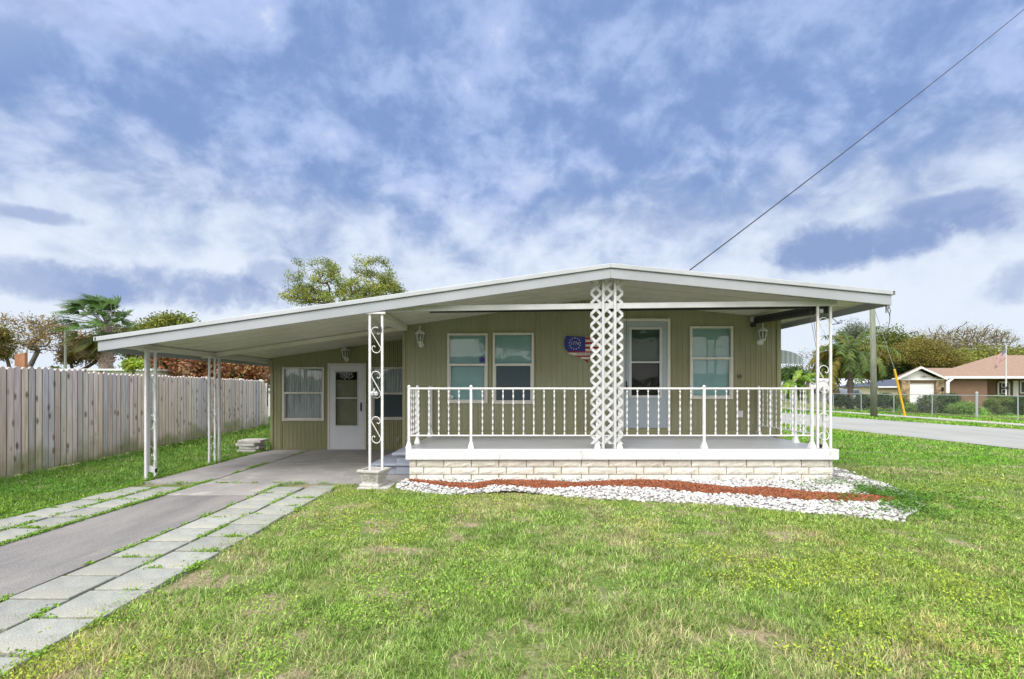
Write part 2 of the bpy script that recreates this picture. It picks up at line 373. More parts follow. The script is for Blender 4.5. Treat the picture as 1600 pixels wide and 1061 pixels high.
# ground sheet
g = MB(); nx = 60; xs = np.linspace(-300, 300, nx); g.add([(-600, -200, 0), (600, -200, 0), (600, 900, 0), (-600, 900, 0)], [(0, 1, 2, 3)])
tag(part('lawn', g, M['ground']), kind='structure')
def strip(name, a, b, z, material, hgt=0):
    m = MB(); vs = []; n = len(a)
    for p in a: vs.append((*p, z))
    for p in b: vs.append((*p, z))
    m.add(vs, [(i, i+n, i+n+1, i+1) for i in range(n-1)])
    if hgt:
        for e in (a, b): m.add([(*p, z) for p in e]+[(*p, z-hgt) for p in e], [(i, i+1, n+i+1, n+i) for i in range(n-1)])
    return tag(part(name, m, material), kind='structure')
strip('road', near_edge, far_edge, .012, M['road'])
strip('sidewalk', walk_a, [(p[0]+.9, p[1]) for p in walk_a], .05, M['walk'], .05)

# driveway and carport floor
m = MB(); m.box(-4.57, -3.40, -3, 6.47, -.05, .012); tag(part('driveway', m, M['asphalt']), kind='structure')
m = MB()
m.box(-4.57, -3.40, 6.482, 7.29, -.05, .02); m.box(-4.56, XL, 7.30, 9.2, -.05, .02); m.box(-4.56, XL, 9.212, YR+.1, -.05, .02)
m.box(-5.50, -4.60, 7.30, 9.6, -.05, .018); m.box(-5.55, -4.60, 9.612, YR+.1, -.05, .018)
m.box(XL, XP0+.05, 7.42, YW, -.05, .019)
tag(part('carport_floor', m, M['concrete'], bevel=.004), kind='structure')

# pavers: four rows of separate 0.4 m slabs
def paver(x, y, w, l, rot, z, th=.045):
    b = MB(); b.box(-w/2, w/2, -l/2, l/2, -th, 0)
    o = part('concrete_paver', b, M['paver'], bevel=.006); o.location = (x, y, z); o.rotation_euler = (random.uniform(-.008, .008), random.uniform(-.008, .008), rot)
    return o
ORD = ['nearest', 'second', 'third', 'fourth', 'fifth', 'sixth', 'seventh', 'eighth', 'ninth', 'tenth', 'eleventh', 'twelfth', 'thirteenth', 'fourteenth', 'fifteenth', 'sixteenth', 'seventeenth']
rows = [(-3.135, 'from the carport floor in the right drive strip, row beside the concrete', 'pavers of the right drive strip, inner row', 1.2, 7.25),
        (-2.70, 'from the carport floor in the right drive strip, row along the lawn', 'pavers of the right drive strip, lawn row', 1.35, 7.1),
        (-4.80, 'from the carport floor in the left drive strip, row beside the concrete', 'pavers of the left drive strip, inner row', 3.3, 7.2),
        (-5.24, 'from the carport floor in the left drive strip, row beside the fence weeds', 'pavers of the left drive strip, fence row', 3.3, 7.2)]
joints = []
for rx, lab, grp, y0, y1 in rows:
    yy = y0; rowlist = []
    while yy+.40 < y1+.1:
        o = paver(rx+random.uniform(-.01, .01), yy+.2, .402, .388, random.uniform(-.02, .02), .026+random.uniform(-.006, .006))
        cnt = len(rowlist); rowlist.append(o); o['category'] = 'paver'; o['group'] = grp; joints.append((rx, yy-.004, 'x')); joints.append((rx+.21, yy+.2, 'y')); joints.append((rx-.21, yy+.2, 'y'))
        yy += .413
    for q, o in enumerate(rowlist[::-1]): o['label'] = ORD[q]+' slab '+lab

# ------------------------------------------------------------------ grass
def in_bed(X, Y):
    fx = [G(*p) for p in ((622, 763), (660, 768), (720, 771), (800, 768), (850, 772), (900, 776), (1000, 781), (1100, 785), (1219, 796), (1314, 803), (1404, 813))]
    fy = np.interp(X, [p[0] for p in fx]+[5.1], [p[1] for p in fx]+[5.97])-.12
    right = np.interp(Y, [5.3, 5.97, 6.8, 8.1, 8.6, 12], [4.2, 5.05, 5.42, 5.6, 5.55, 5.3])
    return (X > -1.62) & (Y > fy) & (X < right) & (Y < 12.0)
def lawn_mask(X, Y):
    j = .10*(vnoise(X, Y, 7, 3)-.5)+.06*(vnoise(X, Y, 20, 4)-.5)
    ok = (X > -2.63+j*1.6)
    ok &= ~((Y > 7.36+j) & (X < -1.5) & (X > -5.6)) | ((X < -5.45) & True)
    bed = in_bed(X+j*.5, Y+j*.6)
    ok &= ~bed
    ok &= ~((Y > YF-.02) & (X > XP0-.05) & (X < XP1-.05) & (Y < 17))
    ok &= ~((Y > 7.3) & (X > XL-.1) & (X < 5.2) & (Y < 17))
    ne = lerp_edge(near_edge, Y); fe = lerp_edge(far_edge, Y); wa = lerp_edge(walk_a, Y)
    ok &= (X < ne-.05+j*2) | ((X > fe+.05+j) & (X < wa-.03)) | (X > wa+1.3)
    left = (X < -5.50+j*2.2) & (X > fence_x(Y)+.02)
    left &= ~((Y > 7.3) & (X > -5.6+j))
    back = (X < -5.6) & (Y > YR+.2)
    left2 = (X < fence_x(Y)-.1)
    plant = (X > -2.3) & (X < -1.72) & (Y > 7.0) & (Y < 7.42)
    return (ok & ~plant & (X > -5.0)) | left | (back & (X > fence_x(Y))) | (left2 & (Y > 17)), bed
GREEN = np.array([[.23, .39, .065], [.32, .47, .12], [.10, .20, .03], [.48, .60, .24], [.47, .45, .20], [.50, .44, .27]])
def blades(name, bands, label):
    V = []; Fq = []; Cq = []; base = 0; V3 = []; 
    Ts = []
    for (y0, y1, dens, h, w, seg) in bands:
        xmax = 1.32*y1+1.2; area = (y1-y0)*2*xmax; n = int(area*dens)
        X = rng.uniform(-xmax, xmax, n); Y = rng.uniform(y0, y1, n)
        keep = (np.abs(X) < 1.18*Y+.9); X, Y = X[keep], Y[keep]
        ok, _ = lawn_mask(X, Y); X, Y = X[ok], Y[ok]
        drive = np.clip(1-(X+2.6+.5*(vnoise(X, Y, 1.1, 77)-.5))/2.3, 0, 1)*(X > -3)*(Y < 7.5)
        drive = np.maximum(drive, np.clip(1-np.abs(Y-6.0)/1.3, 0, 1)*(X > -2.6)*.45)
        dry = fbm(X, Y, 1.3, 11)+.22*vnoise(X, Y, .35, 15)+.24*drive+.13*np.clip(1.4-(lerp_edge(near_edge, Y)-X), 0, 1)*(X < lerp_edge(near_edge, Y)); bare = fbm(X, Y, 2.6, 21)+.17*drive
        k = rng.random(len(X)) > np.clip((bare-.58)*6, 0, .86); X, Y, dry, bare = X[k], Y[k], dry[k], bare[k]
        n = len(X); leftw = (X < -5.3)
        lush = np.clip((fbm(X, Y, .8, 31)-.42)*4, 0, 1); lush = np.where(leftw, 1, lush)
        far = Y > 8
        hh = h*rng.uniform(.45, 1.25, n)*(.75+.5*lush)*np.where(leftw, 1.35, 1); ww = w*rng.uniform(.6, 1.3, n)
        a = rng.uniform(0, 2*np.pi, n); lean = rng.uniform(.5, 1.32, n)*hh
        dx, dy = np.cos(a), np.sin(a); px, py = -dy, dx
        tipz = np.sqrt(np.maximum(hh**2-(lean*.75)**2, (hh*.25)**2))
        # colour
        r_ = rng.random(n); prob_dry = np.clip((dry-.58)*2.2, 0.03, .6)*np.where(leftw, .15, 1)
        ci = np.where(r_ < prob_dry, rng.integers(4, 6, n), np.where(r_ < prob_dry+.12, 3, rng.integers(0, 3, n)))
        col = GREEN[ci]*rng.uniform(.6, 1.25, (n, 1)); yel = np.clip((fbm(X, Y, .55, 41)-.45)*2.5, 0, 1)[:, None]
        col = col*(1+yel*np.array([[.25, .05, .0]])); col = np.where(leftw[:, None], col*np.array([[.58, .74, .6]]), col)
        col = np.where((Y > 9)[:, None] & ~leftw[:, None], col*np.array([[.66, .98, .45]]), col)
        col = col*(.72+.5*vnoise(X, Y, 9, 91))[:, None]
        B = np.stack([X, Y, np.zeros(n)], 1); w3 = np.stack([px, py, np.zeros(n)], 1)*ww[:, None]/2
        mid = B+np.stack([dx*lean*.35, dy*lean*.35, tipz*.6], 1); tip = B+np.stack([dx*lean, dy*lean, tipz], 1)
        if seg == 2:
            vs = np.stack([B-w3, B+w3, mid+w3*.8, mid-w3*.8, tip+w3*.1, tip-w3*.1], 1).reshape(-1, 3)
            i = np.arange(n)[:, None]*6+base; fs = np.concatenate([i+np.array([[0, 1, 2, 3]]), i+np.array([[3, 2, 4, 5]])], 0)
            V.append(vs); Fq.append(fs); Cq.append(np.concatenate([col, col], 0)); base += 6*n
        else:
            vs = np.stack([B-w3, B+w3, tip+w3*.25, tip-w3*.25], 1).reshape(-1, 3)
            i = np.arange(n)[:, None]*4+base; V.append(vs); Fq.append(i+np.array([[0, 1, 2, 3]])); Cq.append(col); base += 4*n
    o = np_mesh(name, np.concatenate(V), np.concatenate(Fq), np.concatenate(Cq), M['grass'])
    return tag(o, label, 'grass', kind='stuff')
blades('grass', [(1.7, 3.3, 14000, .050, .0034, 2), (3.3, 5, 9500, .044, .0042, 2), (5, 7.6, 5200, .038, .0060, 2), (7.6, 11, 1500, .045, .009, 1),
                 (11, 18, 900, .055, .016, 1), (18, 34, 420, .07, .035, 1)], 'patchy green and straw coloured lawn grass round the house')
def leaves_flat(name, pts, size, cols, tilt, label, cat, up=.0, mat_='grass'):
    n = len(pts); a = rng.uniform(0, 2*np.pi, n); t = rng.normal(0, tilt, n); b = rng.normal(0, tilt, n)
    u = np.stack([np.cos(a), np.sin(a), np.tan(np.clip(t, -1.3, 1.3))], 1); u /= np.linalg.norm(u, axis=1, keepdims=True)
    v = np.stack([-np.sin(a), np.cos(a), np.tan(np.clip(b, -1.3, 1.3))], 1); v -= u*(u*v).sum(1, keepdims=True); v /= np.linalg.norm(v, axis=1, keepdims=True)
    s = (size*rng.uniform(.55, 1.25, n))[:, None]
    vs = np.stack([pts-u*s, pts-v*s*.55, pts+u*s, pts+v*s*.55], 1).reshape(-1, 3)
    fs = np.arange(n)[:, None]*4+np.arange(4)[None]
    return vs, fs, cols
# broad-leaved weeds through the lawn, and thick along the fence and paver joints
def weeds():
    PT = []; CL = []
    n = 420000; Y = 1.8+rng.random(n)**1.5*9.5; X = rng.uniform(-1, 1, n)*(1.16*Y+.8)
    ok, _ = lawn_mask(X, Y); pn = fbm(X, Y, 1.1, 51)+np.where(X < -5.3, .3, 0)+.14*np.clip(1-(X+2.6)/2.4, 0, 1)+.08*(Y > 5.4)*(X > -2.6)*(Y < 7.5)
    ok &= (pn > .53) & (rng.random(n) < .55); X, Y = X[ok], Y[ok]; n = len(X)
    z = rng.uniform(.004, .034, n)*np.where(X < -5.3, 2.4, 1)
    PT.append(np.stack([X, Y, z], 1)); c_ = np.array([[.26, .43, .065]])*rng.uniform(.7, 1.35, (n, 1))
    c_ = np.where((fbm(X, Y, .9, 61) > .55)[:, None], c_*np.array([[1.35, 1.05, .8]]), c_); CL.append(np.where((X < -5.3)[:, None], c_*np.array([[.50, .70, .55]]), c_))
    vs, fs, cs = leaves_flat('', np.concatenate(PT), .0095, np.concatenate(CL), .6, '', '')
    o = np_mesh('lawn_weeds', vs, fs, cs, M['grass']); tag(o, 'low broad leaved weeds spreading through the lawn', 'weeds', kind='stuff')
    # joint weeds
    PT = []; CL = []
    js = []
    for (jx, jy, k) in joints:
        if random.random() < (.45 if jx > -4 else .8):
            for q in range(random.randint(1, 3)):
                t = random.uniform(-.18, .18); js.append((jx+(t if k == 'x' else 0), jy+(t if k == 'y' else 0), random.uniform(.4, 1), k))
    for yy in np.arange(4, 7.3, .07):
        if fbm(np.array([yy*1.3]), np.array([5.]), 1.9, 19)[0] > .47: js.append((-4.585, yy, random.uniform(.4, 1), 'y'))
        if random.random() < .75: js.append((-5.46, yy, random.uniform(.6, 1.3), 'y'))
    for yy in np.arange(1.5, 7.2, .09):
        if random.random() < .22: js.append((-3.38, yy, random.uniform(.4, .9), 'y'))
    for yy in np.arange(7.3, 11.2, .06):
        if fbm(np.array([yy]), np.array([0.]), 1.7, 9)[0] > .5: js.append((-4.58, yy, random.uniform(.5, 1), 'y'))
        if random.random() < .6: js.append((-5.56, yy, random.uniform(.8, 1.6), 'y'))
    for xx in np.arange(-5.4, -2.2, .05):
        if random.random() < .3: js.append((xx, 7.295, random.uniform(.3, .8), 'x'))
    for (jx, jy, s, k) in js:
        q = int(85*s); sx, sy = (.07*s, .016) if k == 'x' else (.016, .07*s)
        pts = np.stack([rng.normal(jx, sx, q), rng.normal(jy, sy, q), .02+np.abs(rng.normal(.008, .014*s, q))], 1); PT.append(pts)
        CL.append(np.array([[.20, .36, .05]])*rng.uniform(.7, 1.35, (q, 1)))
    vs, fs, cs = leaves_flat('', np.concatenate(PT), .0105, np.concatenate(CL), .8, '', '')
    o = np_mesh('joint_weeds', vs, fs, cs, M['grass']); tag(o, 'small green weeds growing in the joints between drive pavers', 'weeds', kind='stuff')
weeds()

# ------------------------------------------------------------------ pebble bed and mulch
mul_up = [(640, 752), (700, 754), (740, 755), (777, 751.5), (847, 751.5), (900, 755), (960, 752), (1010, 750), (1060, 753), (1100, 757), (1150, 762), (1195, 760.6), (1266, 767.7), (1337, 771), (1399, 773)]
mul_dn = [(640, 755), (700, 762), (740, 765), (777, 760), (847, 765), (900, 763), (960, 762), (1010, 764), (1060, 768), (1100, 772), (1150, 773), (1195, 777), (1266, 782), (1337, 784.5), (1399, 784)]
mu = [G(x_, y_, .07) for x_, y_ in mul_up]; md = [G(x_, y_, .04) for x_, y_ in mul_dn]
mu = [(p[0], min(p[1], 7.22)) for p in mu]
def bed_z(X, Y):
    fr = np.interp(X, [-1.6, -.7, .8, 2.4, 3.7, 4.2, 5.1], [6.83, 6.55, 6.35, 6.02, 5.46, 5.23, 5.85])
    t = np.clip((Y-fr)/np.maximum(7.26-fr, .3), 0, 1); return .004+.076*t**.7*np.where(X > 4.72, .5, 1)
def bed():
    gx = np.linspace(-1.62, 5.6, 120); gy = np.linspace(5.0, 12, 180); m = MB(); X, Y = np.meshgrid(gx, gy)
    inside = in_bed(X, Y) & ~((X < 4.66) & (Y > 7.3)); Z = bed_z(X, Y)-.006
    vs = np.stack([X, Y, Z], 2).reshape(-1, 3); idx = np.arange(len(vs)).reshape(X.shape)
    q = inside[:-1, :-1] & inside[1:, 1:] & inside[1:, :-1] & inside[:-1, 1:]
    f = np.stack([idx[:-1, :-1], idx[:-1, 1:], idx[1:, 1:], idx[1:, :-1]], 2)[q]
    o = np_mesh('gravel_bed', vs, f, None, M['gravel']); tag(o, kind='structure')
bed()
ico = bmesh.new(); bmesh.ops.create_icosphere(ico, subdivisions=1, radius=1); IV = np.array([v.co[:] for v in ico.verts]); IF = np.array([[v.index for v in f.verts] for f in ico.faces]); ico.free()
def scatter_stones(name, pts, size, flat, cols, material, label, cat, elong=1.0):
    n = len(pts); sc = size*rng.uniform(.6, 1.35, (n, 1))*np.stack([rng.uniform(.8, 1.4, n)*elong, rng.uniform(.7, 1.1, n), flat*rng.uniform(.7, 1.1, n)], 1)
    a = rng.uniform(0, 2*np.pi, n); ca, sa = np.cos(a)[:, None], np.sin(a)[:, None]; tl = rng.normal(0, .35, n)[:, None]
    v = IV[None]*sc[:, None]*(1+rng.normal(0, .10, (n, len(IV), 1)))
    x0 = v[..., 0]; z0 = v[..., 2]; x1 = x0*np.cos(tl)-z0*np.sin(tl); z1 = x0*np.sin(tl)+z0*np.cos(tl)
    vx = x1*ca-v[..., 1]*sa; vy = x1*sa+v[..., 1]*ca
    vs = np.stack([vx, vy, z1], 2)+pts[:, None]; fs = IF[None]+np.arange(n)[:, None, None]*len(IV)
    o = np_mesh(name, vs.reshape(-1, 3), fs.reshape(-1, 3), np.repeat(cols, len(IF), 0) if cols is not None else None, material)
    return tag(o, label, cat, kind='stuff')
n = 60000; X = rng.uniform(-1.62, 5.6, n); Y = 5.0+rng.random(n)*6.2
ok = in_bed(X, Y) & ~((X < 4.72) & (Y > 7.27)) & (rng.random(n) < np.where(Y > 8.6, .25, 1))
mz = (Y < np.interp(X, [p[0] for p in mu], [p[1] for p in mu])) & (Y > np.interp(X, [p[0] for p in md], [p[1] for p in md])) & (X > mu[0][0]) & (X < mu[-1][0])
edge = fbm(X, Y, 3, 71); sparse = (X > 4.6) & (edge < .52); sparse |= (rng.random(n) < .2)
ok &= ~mz & ~sparse; X, Y = X[ok], Y[ok]
k = int(min(len(X), 15000)); X, Y = X[:k], Y[:k]
scatter_stones('white_pebbles', np.stack([X, Y, bed_z(X, Y)+rng.uniform(0, .014, k)], 1), .0205, .62, None, M['pebble'], 'white landscaping pebbles laid along the porch wall', 'pebbles')
n = 26000; X = rng.uniform(mu[0][0], mu[-1][0], n); ya = np.interp(X, [p[0] for p in md], [p[1] for p in md]); yb = np.interp(X, [p[0] for p in mu], [p[1] for p in mu])
Y = ya+(yb-ya)*rng.random(n); t = (Y-ya)/(yb-ya+1e-6)
Y += rng.normal(0, .012, n); Z = bed_z(X, Y)+.022*np.clip(np.sin(np.pi*np.clip(t, 0, 1)), 0, 1)+rng.uniform(-.004, .012, n)
keep = rng.random(n) < np.interp(X, [4.0, 4.6], [1, .5]); X, Y, Z = X[keep], Y[keep], Z[keep]
scatter_stones('red_mulch', np.stack([X, Y, Z], 1), .008, .5, None, M['mulch'], 'band of red wood mulch running between the white pebbles', 'mulch', 2.4)
# green creeping weeds over the right end of the bed
n = 9000; X = rng.normal(4.75, .42, n); Y = rng.normal(6.15, .42, n); kk = (fbm(X, Y, 3.5, 81) > .46) & (X > 3.6); X, Y = X[kk], Y[kk]
vs, fs, cs = leaves_flat('', np.stack([X, Y, bed_z(X, Y)+rng.uniform(.01, .07, len(X))], 1), .016, np.array([[.10, .22, .035]])*rng.uniform(.7, 1.3, (len(X), 1)), .6, '', '')
tag(np_mesh('creeping_weeds', vs, fs, cs, M['grass']), 'creeping green weeds over the right end of the pebble bed', 'weeds', kind='stuff')

# ------------------------------------------------------------------ house
house = thing('house', 'single storey olive green house with low white gable roof and carport', 'house', (0, YW, 0))
def siding(x0, x1, y, zb, zt, holes, pitch=.10, depth=.011, facing=-1):
    """ribbed vertical siding on the plane Y=y with rectangular holes (xa,xb,za,zb)"""
    prof = [0]; bps = set([x0, x1, RX] if x0 < RX < x1 else [x0, x1])
    def dep(x):
        t = (x-x0) % pitch / pitch
        if t < .12 or t > .999: return 1.0 if .02 < t < .10 else .0 if t < .0 else .5
        return 0
    xs = []; k = 0
    xx = x0
    while xx < x1:
        xs += [(xx, 0), (xx+pitch*.10, 1), (xx+pitch*.18, 1), (xx+pitch*.28, 0), (xx+pitch*.62, 0), (xx+pitch*.68, .45), (xx+pitch*.74, 0)]; xx += pitch
    xs = [p for p in xs if x0 <= p[0] <= x1]
    if xs[0][0] > x0: xs.insert(0, (x0, 0))
    if xs[-1][0] < x1: xs.append((x1, 0))
    px = [p[0] for p in xs]; pd = [p[1] for p in xs]
    cuts = sorted(set(px+[h[i] for h in holes for i in (0, 1) if x0 < h[i] < x1]+([RX] if x0 < RX < x1 else [])))
    m = MB()
    for a, b in zip(cuts[:-1], cuts[1:]):
        if b-a < 1e-6: continue
        da = np.interp(a, px, pd)*depth*facing; db = np.interp(b, px, pd)*depth*facing; mid = (a+b)/2
        hs = sorted([(h[2], h[3]) for h in holes if h[0] <= mid <= h[1]]); segs = []; z0 = (zb, zb)
        for ha, hb in hs: segs.append((z0, (ha, ha))); z0 = (hb, hb)
        segs.append((z0, (zt(a), zt(b))))
        for (za0, za1), (zb0, zb1) in segs:
            m.add([(a, y-da*-1 if False else y+da, za0), (b, y+db, za1), (b, y+db, zb1), (a, y+da, zb0)], [(0, 1, 2, 3)])
    return m
def rect(pxa, pxb, pya, pyb, d): return (PX(pxa, d), PX(pxb, d), PZ(pyb, d), PZ(pya, d))
w1 = rect(699, 762, 521, 630, YW); w2 = rect(770, 834, 520, 631, YW); w3 = rect(1077.5, 1144.5, 510, 623.5, YW)
dr = rect(969.5, 1046.5, 498, 671.5, YW)
wa = rect(442, 507, 573.5, 657.5, YR); wb = rect(581, 640, 573.5, 656, YR); da = rect(512.5, 572.5, 567.5, 705.5, YR)
da = (da[0], da[1], .02, da[3])
inset = lambda r_, t: (r_[0]+t, r_[1]-t, r_[2]+t, r_[3]-t)
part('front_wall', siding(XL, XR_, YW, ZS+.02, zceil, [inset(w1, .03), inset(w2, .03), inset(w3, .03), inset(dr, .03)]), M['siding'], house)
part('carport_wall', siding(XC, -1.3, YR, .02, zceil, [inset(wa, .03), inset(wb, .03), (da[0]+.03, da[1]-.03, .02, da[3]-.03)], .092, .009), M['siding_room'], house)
m = MB(); m.box(XR_-.02, XR_+.03, YW+.0, 16.9, .02, 2.70); part('side_wall', m, M['siding'], house)
m = MB(); m.box(XL-.0, XL+.04, YW+.01, YR, .02, 2.55); part('side_wall', m, M['siding'], house)
m = MB(); m.box(XC-.03, XC+.02, YR+.03, 17, .02, 2.02); m.box(XC+.02, XR_-.02, 16.9, 17, .02, 2.05); part('side_wall', m, M['siding'], house)
m = MB(); m.box(XL, -1.58, YW-.004, YW+.03, .02, ZS+.03); part('skirting', m, M['siding'], house)
for nm_, bx_ in (('corner_trim', (XC-.035, XC+.03, YR-.022, YR+.03, .02, 2.07)), ('corner_trim', (XL-.025, XL+.035, YW-.022, YW+.02, .02, 2.60)), ('corner_trim', (XR_-.03, XR_+.045, YW-.024, YW+.03, ZS-.5, 2.73)),
    ('base_trim', (XL+.04, PX(969, YW), YW-.03, YW-.014, ZS+.02, ZS+.085)), ('base_trim', (PX(1047, YW), XR_-.04, YW-.03, YW-.014, ZS+.02, ZS+.085)), ('seam_trim', (PX(441, YR)-.012, PX(441, YR), YR-.016, YR-.004, .02, wa[2]-.02))):
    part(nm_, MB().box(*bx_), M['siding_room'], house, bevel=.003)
# dark rooms behind the glass
m = MB()
for (a, b, za, zb_, yy) in ((XL+.1, XR_-.1, .55, 2.4, YW+1.4), (XC+.1, -1.2, .03, 1.95, YR+1.3)):
    m.box(a, b, yy, yy+.05, za, zb_)
m.box(XL+.05, XR_-.05, YW+.3, 16.8, .40, .50)
part('interior_wall', m, M['inside'], house)
m = MB(); m.box(PX(984, YW), PX(1035, YW), YW+.16, YW+.18, ZS+.3, 2.5); part('inner_door', m, M['dark'], house)

def window(r_, y, upper, lower, mid_t=.45, parent=house, curtain=False, sticker=None):
    x0, x1, z0, z1 = r_; zm = z0+(z1-z0)*mid_t
    f = MB(); w = .042
    f.box(x0, x0+w, y-.035, y+.05, z0, z1); f.box(x1-w, x1, y-.035, y+.05, z0, z1); f.box(x0+w, x1-w, y-.035, y+.05, z1-w, z1); f.box(x0+w, x1-w, y-.035, y+.05, z0, z0+w)
    fr = part('window', f, M['trim'], parent, bevel=.004)
    s = MB(); s.box(x0+w, x1-w, y-.026, y+.03, zm-.022, zm+.022)
    s.box(x0+w, x0+w+.022, y-.018, y+.03, z0+w, zm-.022); s.box(x1-w-.022, x1-w, y-.018, y+.03, z0+w, zm-.022); s.box(x0+w+.022, x1-w-.022, y-.018, y+.03, z0+w, z0+w+.025)
    part('sash', s, M['trim'], fr, bevel=.003)
    g_ = MB(); g_.add([(x0+w, y+.012, zm), (x1-w, y+.012, zm), (x1-w, y+.012, z1-w), (x0+w, y+.012, z1-w)], [(0, 1, 2, 3)]); part('pane', g_, M['glass'], fr)
    g_ = MB(); g_.add([(x0+w, y-.002, z0+w), (x1-w, y-.002, z0+w), (x1-w, y-.002, zm), (x0+w, y-.002, zm)], [(0, 1, 2, 3)])
    if lower == 'screen': part('insect_screen', g_, M['screen'], fr)
    else: part('pane', g_, M['glass'], fr)
    if curtain:
        c_ = MB(); n = 70; pts = []
        for i in range(n+1):
            xx = x0+w+(x1-x0-2*w)*i/n; pts.append((xx, y+.09+.018*math.sin(i*1.1)+.01*math.sin(i*2.7)))
        c_.add([(p[0], p[1]-.04, z0+w*.9) for p in pts]+[(p[0], p[1]-.04, z1-w*.9) for p in pts], [(i, i+1, n+2+i, n+1+i) for i in range(n)]); part('curtain', c_, M['curtain'], fr)
    else:
        c_ = MB(); zz_ = z1-w
        zlow = zm+.01 if lower == 'screen' else z0+w
        while zz_ > zlow:
            c_.add([(x0+w, y+.045, zz_), (x1-w, y+.045, zz_), (x1-w, y+.060, zz_-.0245), (x0+w, y+.060, zz_-.0245)], [(0, 1, 2, 3)]); zz_ -= .0245
        part('blind', c_, M[upper], fr)
    return fr
W1 = window(w1, YW, 'blind', 'blind', .55); W2 = window(w2, YW, 'blind', 'screen', .55); W3 = window(w3, YW, 'blind', 'blind', .56)
WA = window(wa, YR, None, None, .52, curtain=True); WB = window(wb, YR, None, 'screen', .50, curtain=True)
m = MB(); cx, cz = PX(753, YW), PZ(562, YW); m.prism([(cx+.055*math.cos(a*math.pi/4+.39), cz+.055*math.sin(a*math.pi/4+.39)) for a in range(8)], 'y', YW+.004, YW+.009); part('alarm_sticker', m, mat('sticker_blue', (.03, .03, .22), .5), W1)
m = MB(); m.prism([(PX(704, YW), PZ(617, YW)), (PX(710, YW), PZ(619, YW)), (PX(706, YW), PZ(624, YW))], 'y', YW-.012, YW-.007); part('small_sticker', m, M['white'], W1)

# front (porch) door
x0, x1, z0, z1 = dr
m = MB(); w = .055; m.box(x0, x0+w, YW-.04, YW+.08, z0-.03, z1); m.box(x1-w, x1, YW-.04, YW+.08, z0-.03, z1); m.box(x0+w, x1-w, YW-.04, YW+.08, z1-w, z1)
fd = part('front_door', m, M['trim'], house, bevel=.005)
lx0, lx1, lz0, lz1 = rect(982.5, 1033.5, 511.5, 621.5, YW)
m = MB(); a0, a1 = x0+w+.004, x1-w-.004
m.box(a0, lx0+.03, YW-.02, YW+.02, z0+.035, z1-w-.005); m.box(lx1-.03, a1, YW-.02, YW+.02, z0+.035, z1-w-.005); m.box(lx0+.03, lx1-.03, YW-.02, YW+.02, z0+.035, lz0+.03); m.box(lx0+.03, lx1-.03, YW-.02, YW+.02, lz1-.03, z1-w-.005)
part('door_leaf', m, M['door'], fd)
m = MB(); t_ = .045; m.box(lx0, lx0+t_, YW-.034, YW-.0205, lz0, lz1); m.box(lx1-t_, lx1, YW-.034, YW-.0205, lz0, lz1); m.box(lx0+t_, lx1-t_, YW-.034, YW-.0205, lz0, lz0+t_); m.box(lx0+t_, lx1-t_, YW-.034, YW-.0205, lz1-t_, lz1)
zm = PZ(566, YW); m.box(lx0+t_, lx1-t_, YW-.030, YW-.006, zm-.015, zm+.015)
part('lite_frame', m, M['white'], fd, bevel=.003)
m = MB(); m.add([(lx0+.03, YW, lz0+.03), (lx1-.03, YW, lz0+.03), (lx1-.03, YW, lz1-.03), (lx0+.03, YW, lz1-.03)], [(0, 1, 2, 3)]); part('pane', m, M['glass_s'], fd)
m = MB(); zz_ = lz1
while zz_ > zm:
    m.add([(lx0+.02, YW+.06, zz_), (lx1-.02, YW+.06, zz_), (lx1-.02, YW+.075, zz_-.023), (lx0+.02, YW+.075, zz_-.023)], [(0, 1, 2, 3)]); zz_ -= .026
part('blind', m, M['blind_green'], fd)
m = MB(); m.box(x0+w, x1-w, YW-.05, YW+.04, ZS+.02, z0+.03); part('threshold', m, M['siding_room'], fd, bevel=.004)
hx = a0+.045; m = MB(); m.box(hx-.012, hx+.012, YW-.045, YW-.0205, 1.36, 1.56); m.tube([(hx, YW-.04, 1.40), (hx+.0, YW-.075, 1.41), (hx, YW-.075, 1.5), (hx, YW-.04, 1.52)], .008, 6); part('handle', m, M['black'], fd)

# carport door
x0, x1, z0, z1 = da
m = MB(); w = .045; m.box(x0, x0+w, YR-.035, YR+.06, z0, z1); m.box(x1-w, x1, YR-.035, YR+.06, z0, z1); m.box(x0+w, x1-w, YR-.035, YR+.06, z1-w, z1)
cd = part('carport_door', m, M['trim'], house, bevel=.005)
lx0, lx1, lz0, lz1 = rect(524, 560.5, 581, 664.5, YR); a0, a1 = x0+w+.02, x1-w-.004
m = MB(); m.box(a0, lx0, YR-.03, YR+.01, z0+.02, z1-w-.004); m.box(lx1, a1, YR-.03, YR+.01, z0+.02, z1-w-.004); m.box(lx0, lx1, YR-.03, YR+.01, z0+.02, lz0); m.box(lx0, lx1, YR-.03, YR+.01, lz1, z1-w-.004)
m.box(a0-.02, a0, YR-.02, YR+.01, z0+.02, z1-w)
part('door_leaf', m, M['door_white'], cd)
m = MB(); t_ = .022; m.box(lx0, lx0+t_, YR-.042, YR-.0305, lz0, lz1); m.box(lx1-t_, lx1, YR-.042, YR-.0305, lz0, lz1); m.box(lx0, lx1, YR-.042, YR-.0305, lz0-.02, lz0); m.box(lx0, lx1, YR-.042, YR-.0305, lz1, lz1+.02); zq = PZ(622, YR); m.box(lx0+t_, lx1-t_, YR-.038, YR-.012, zq-.012, zq+.012)
cx = (lx0+lx1)/2; zb_ = PZ(593.5, YR)
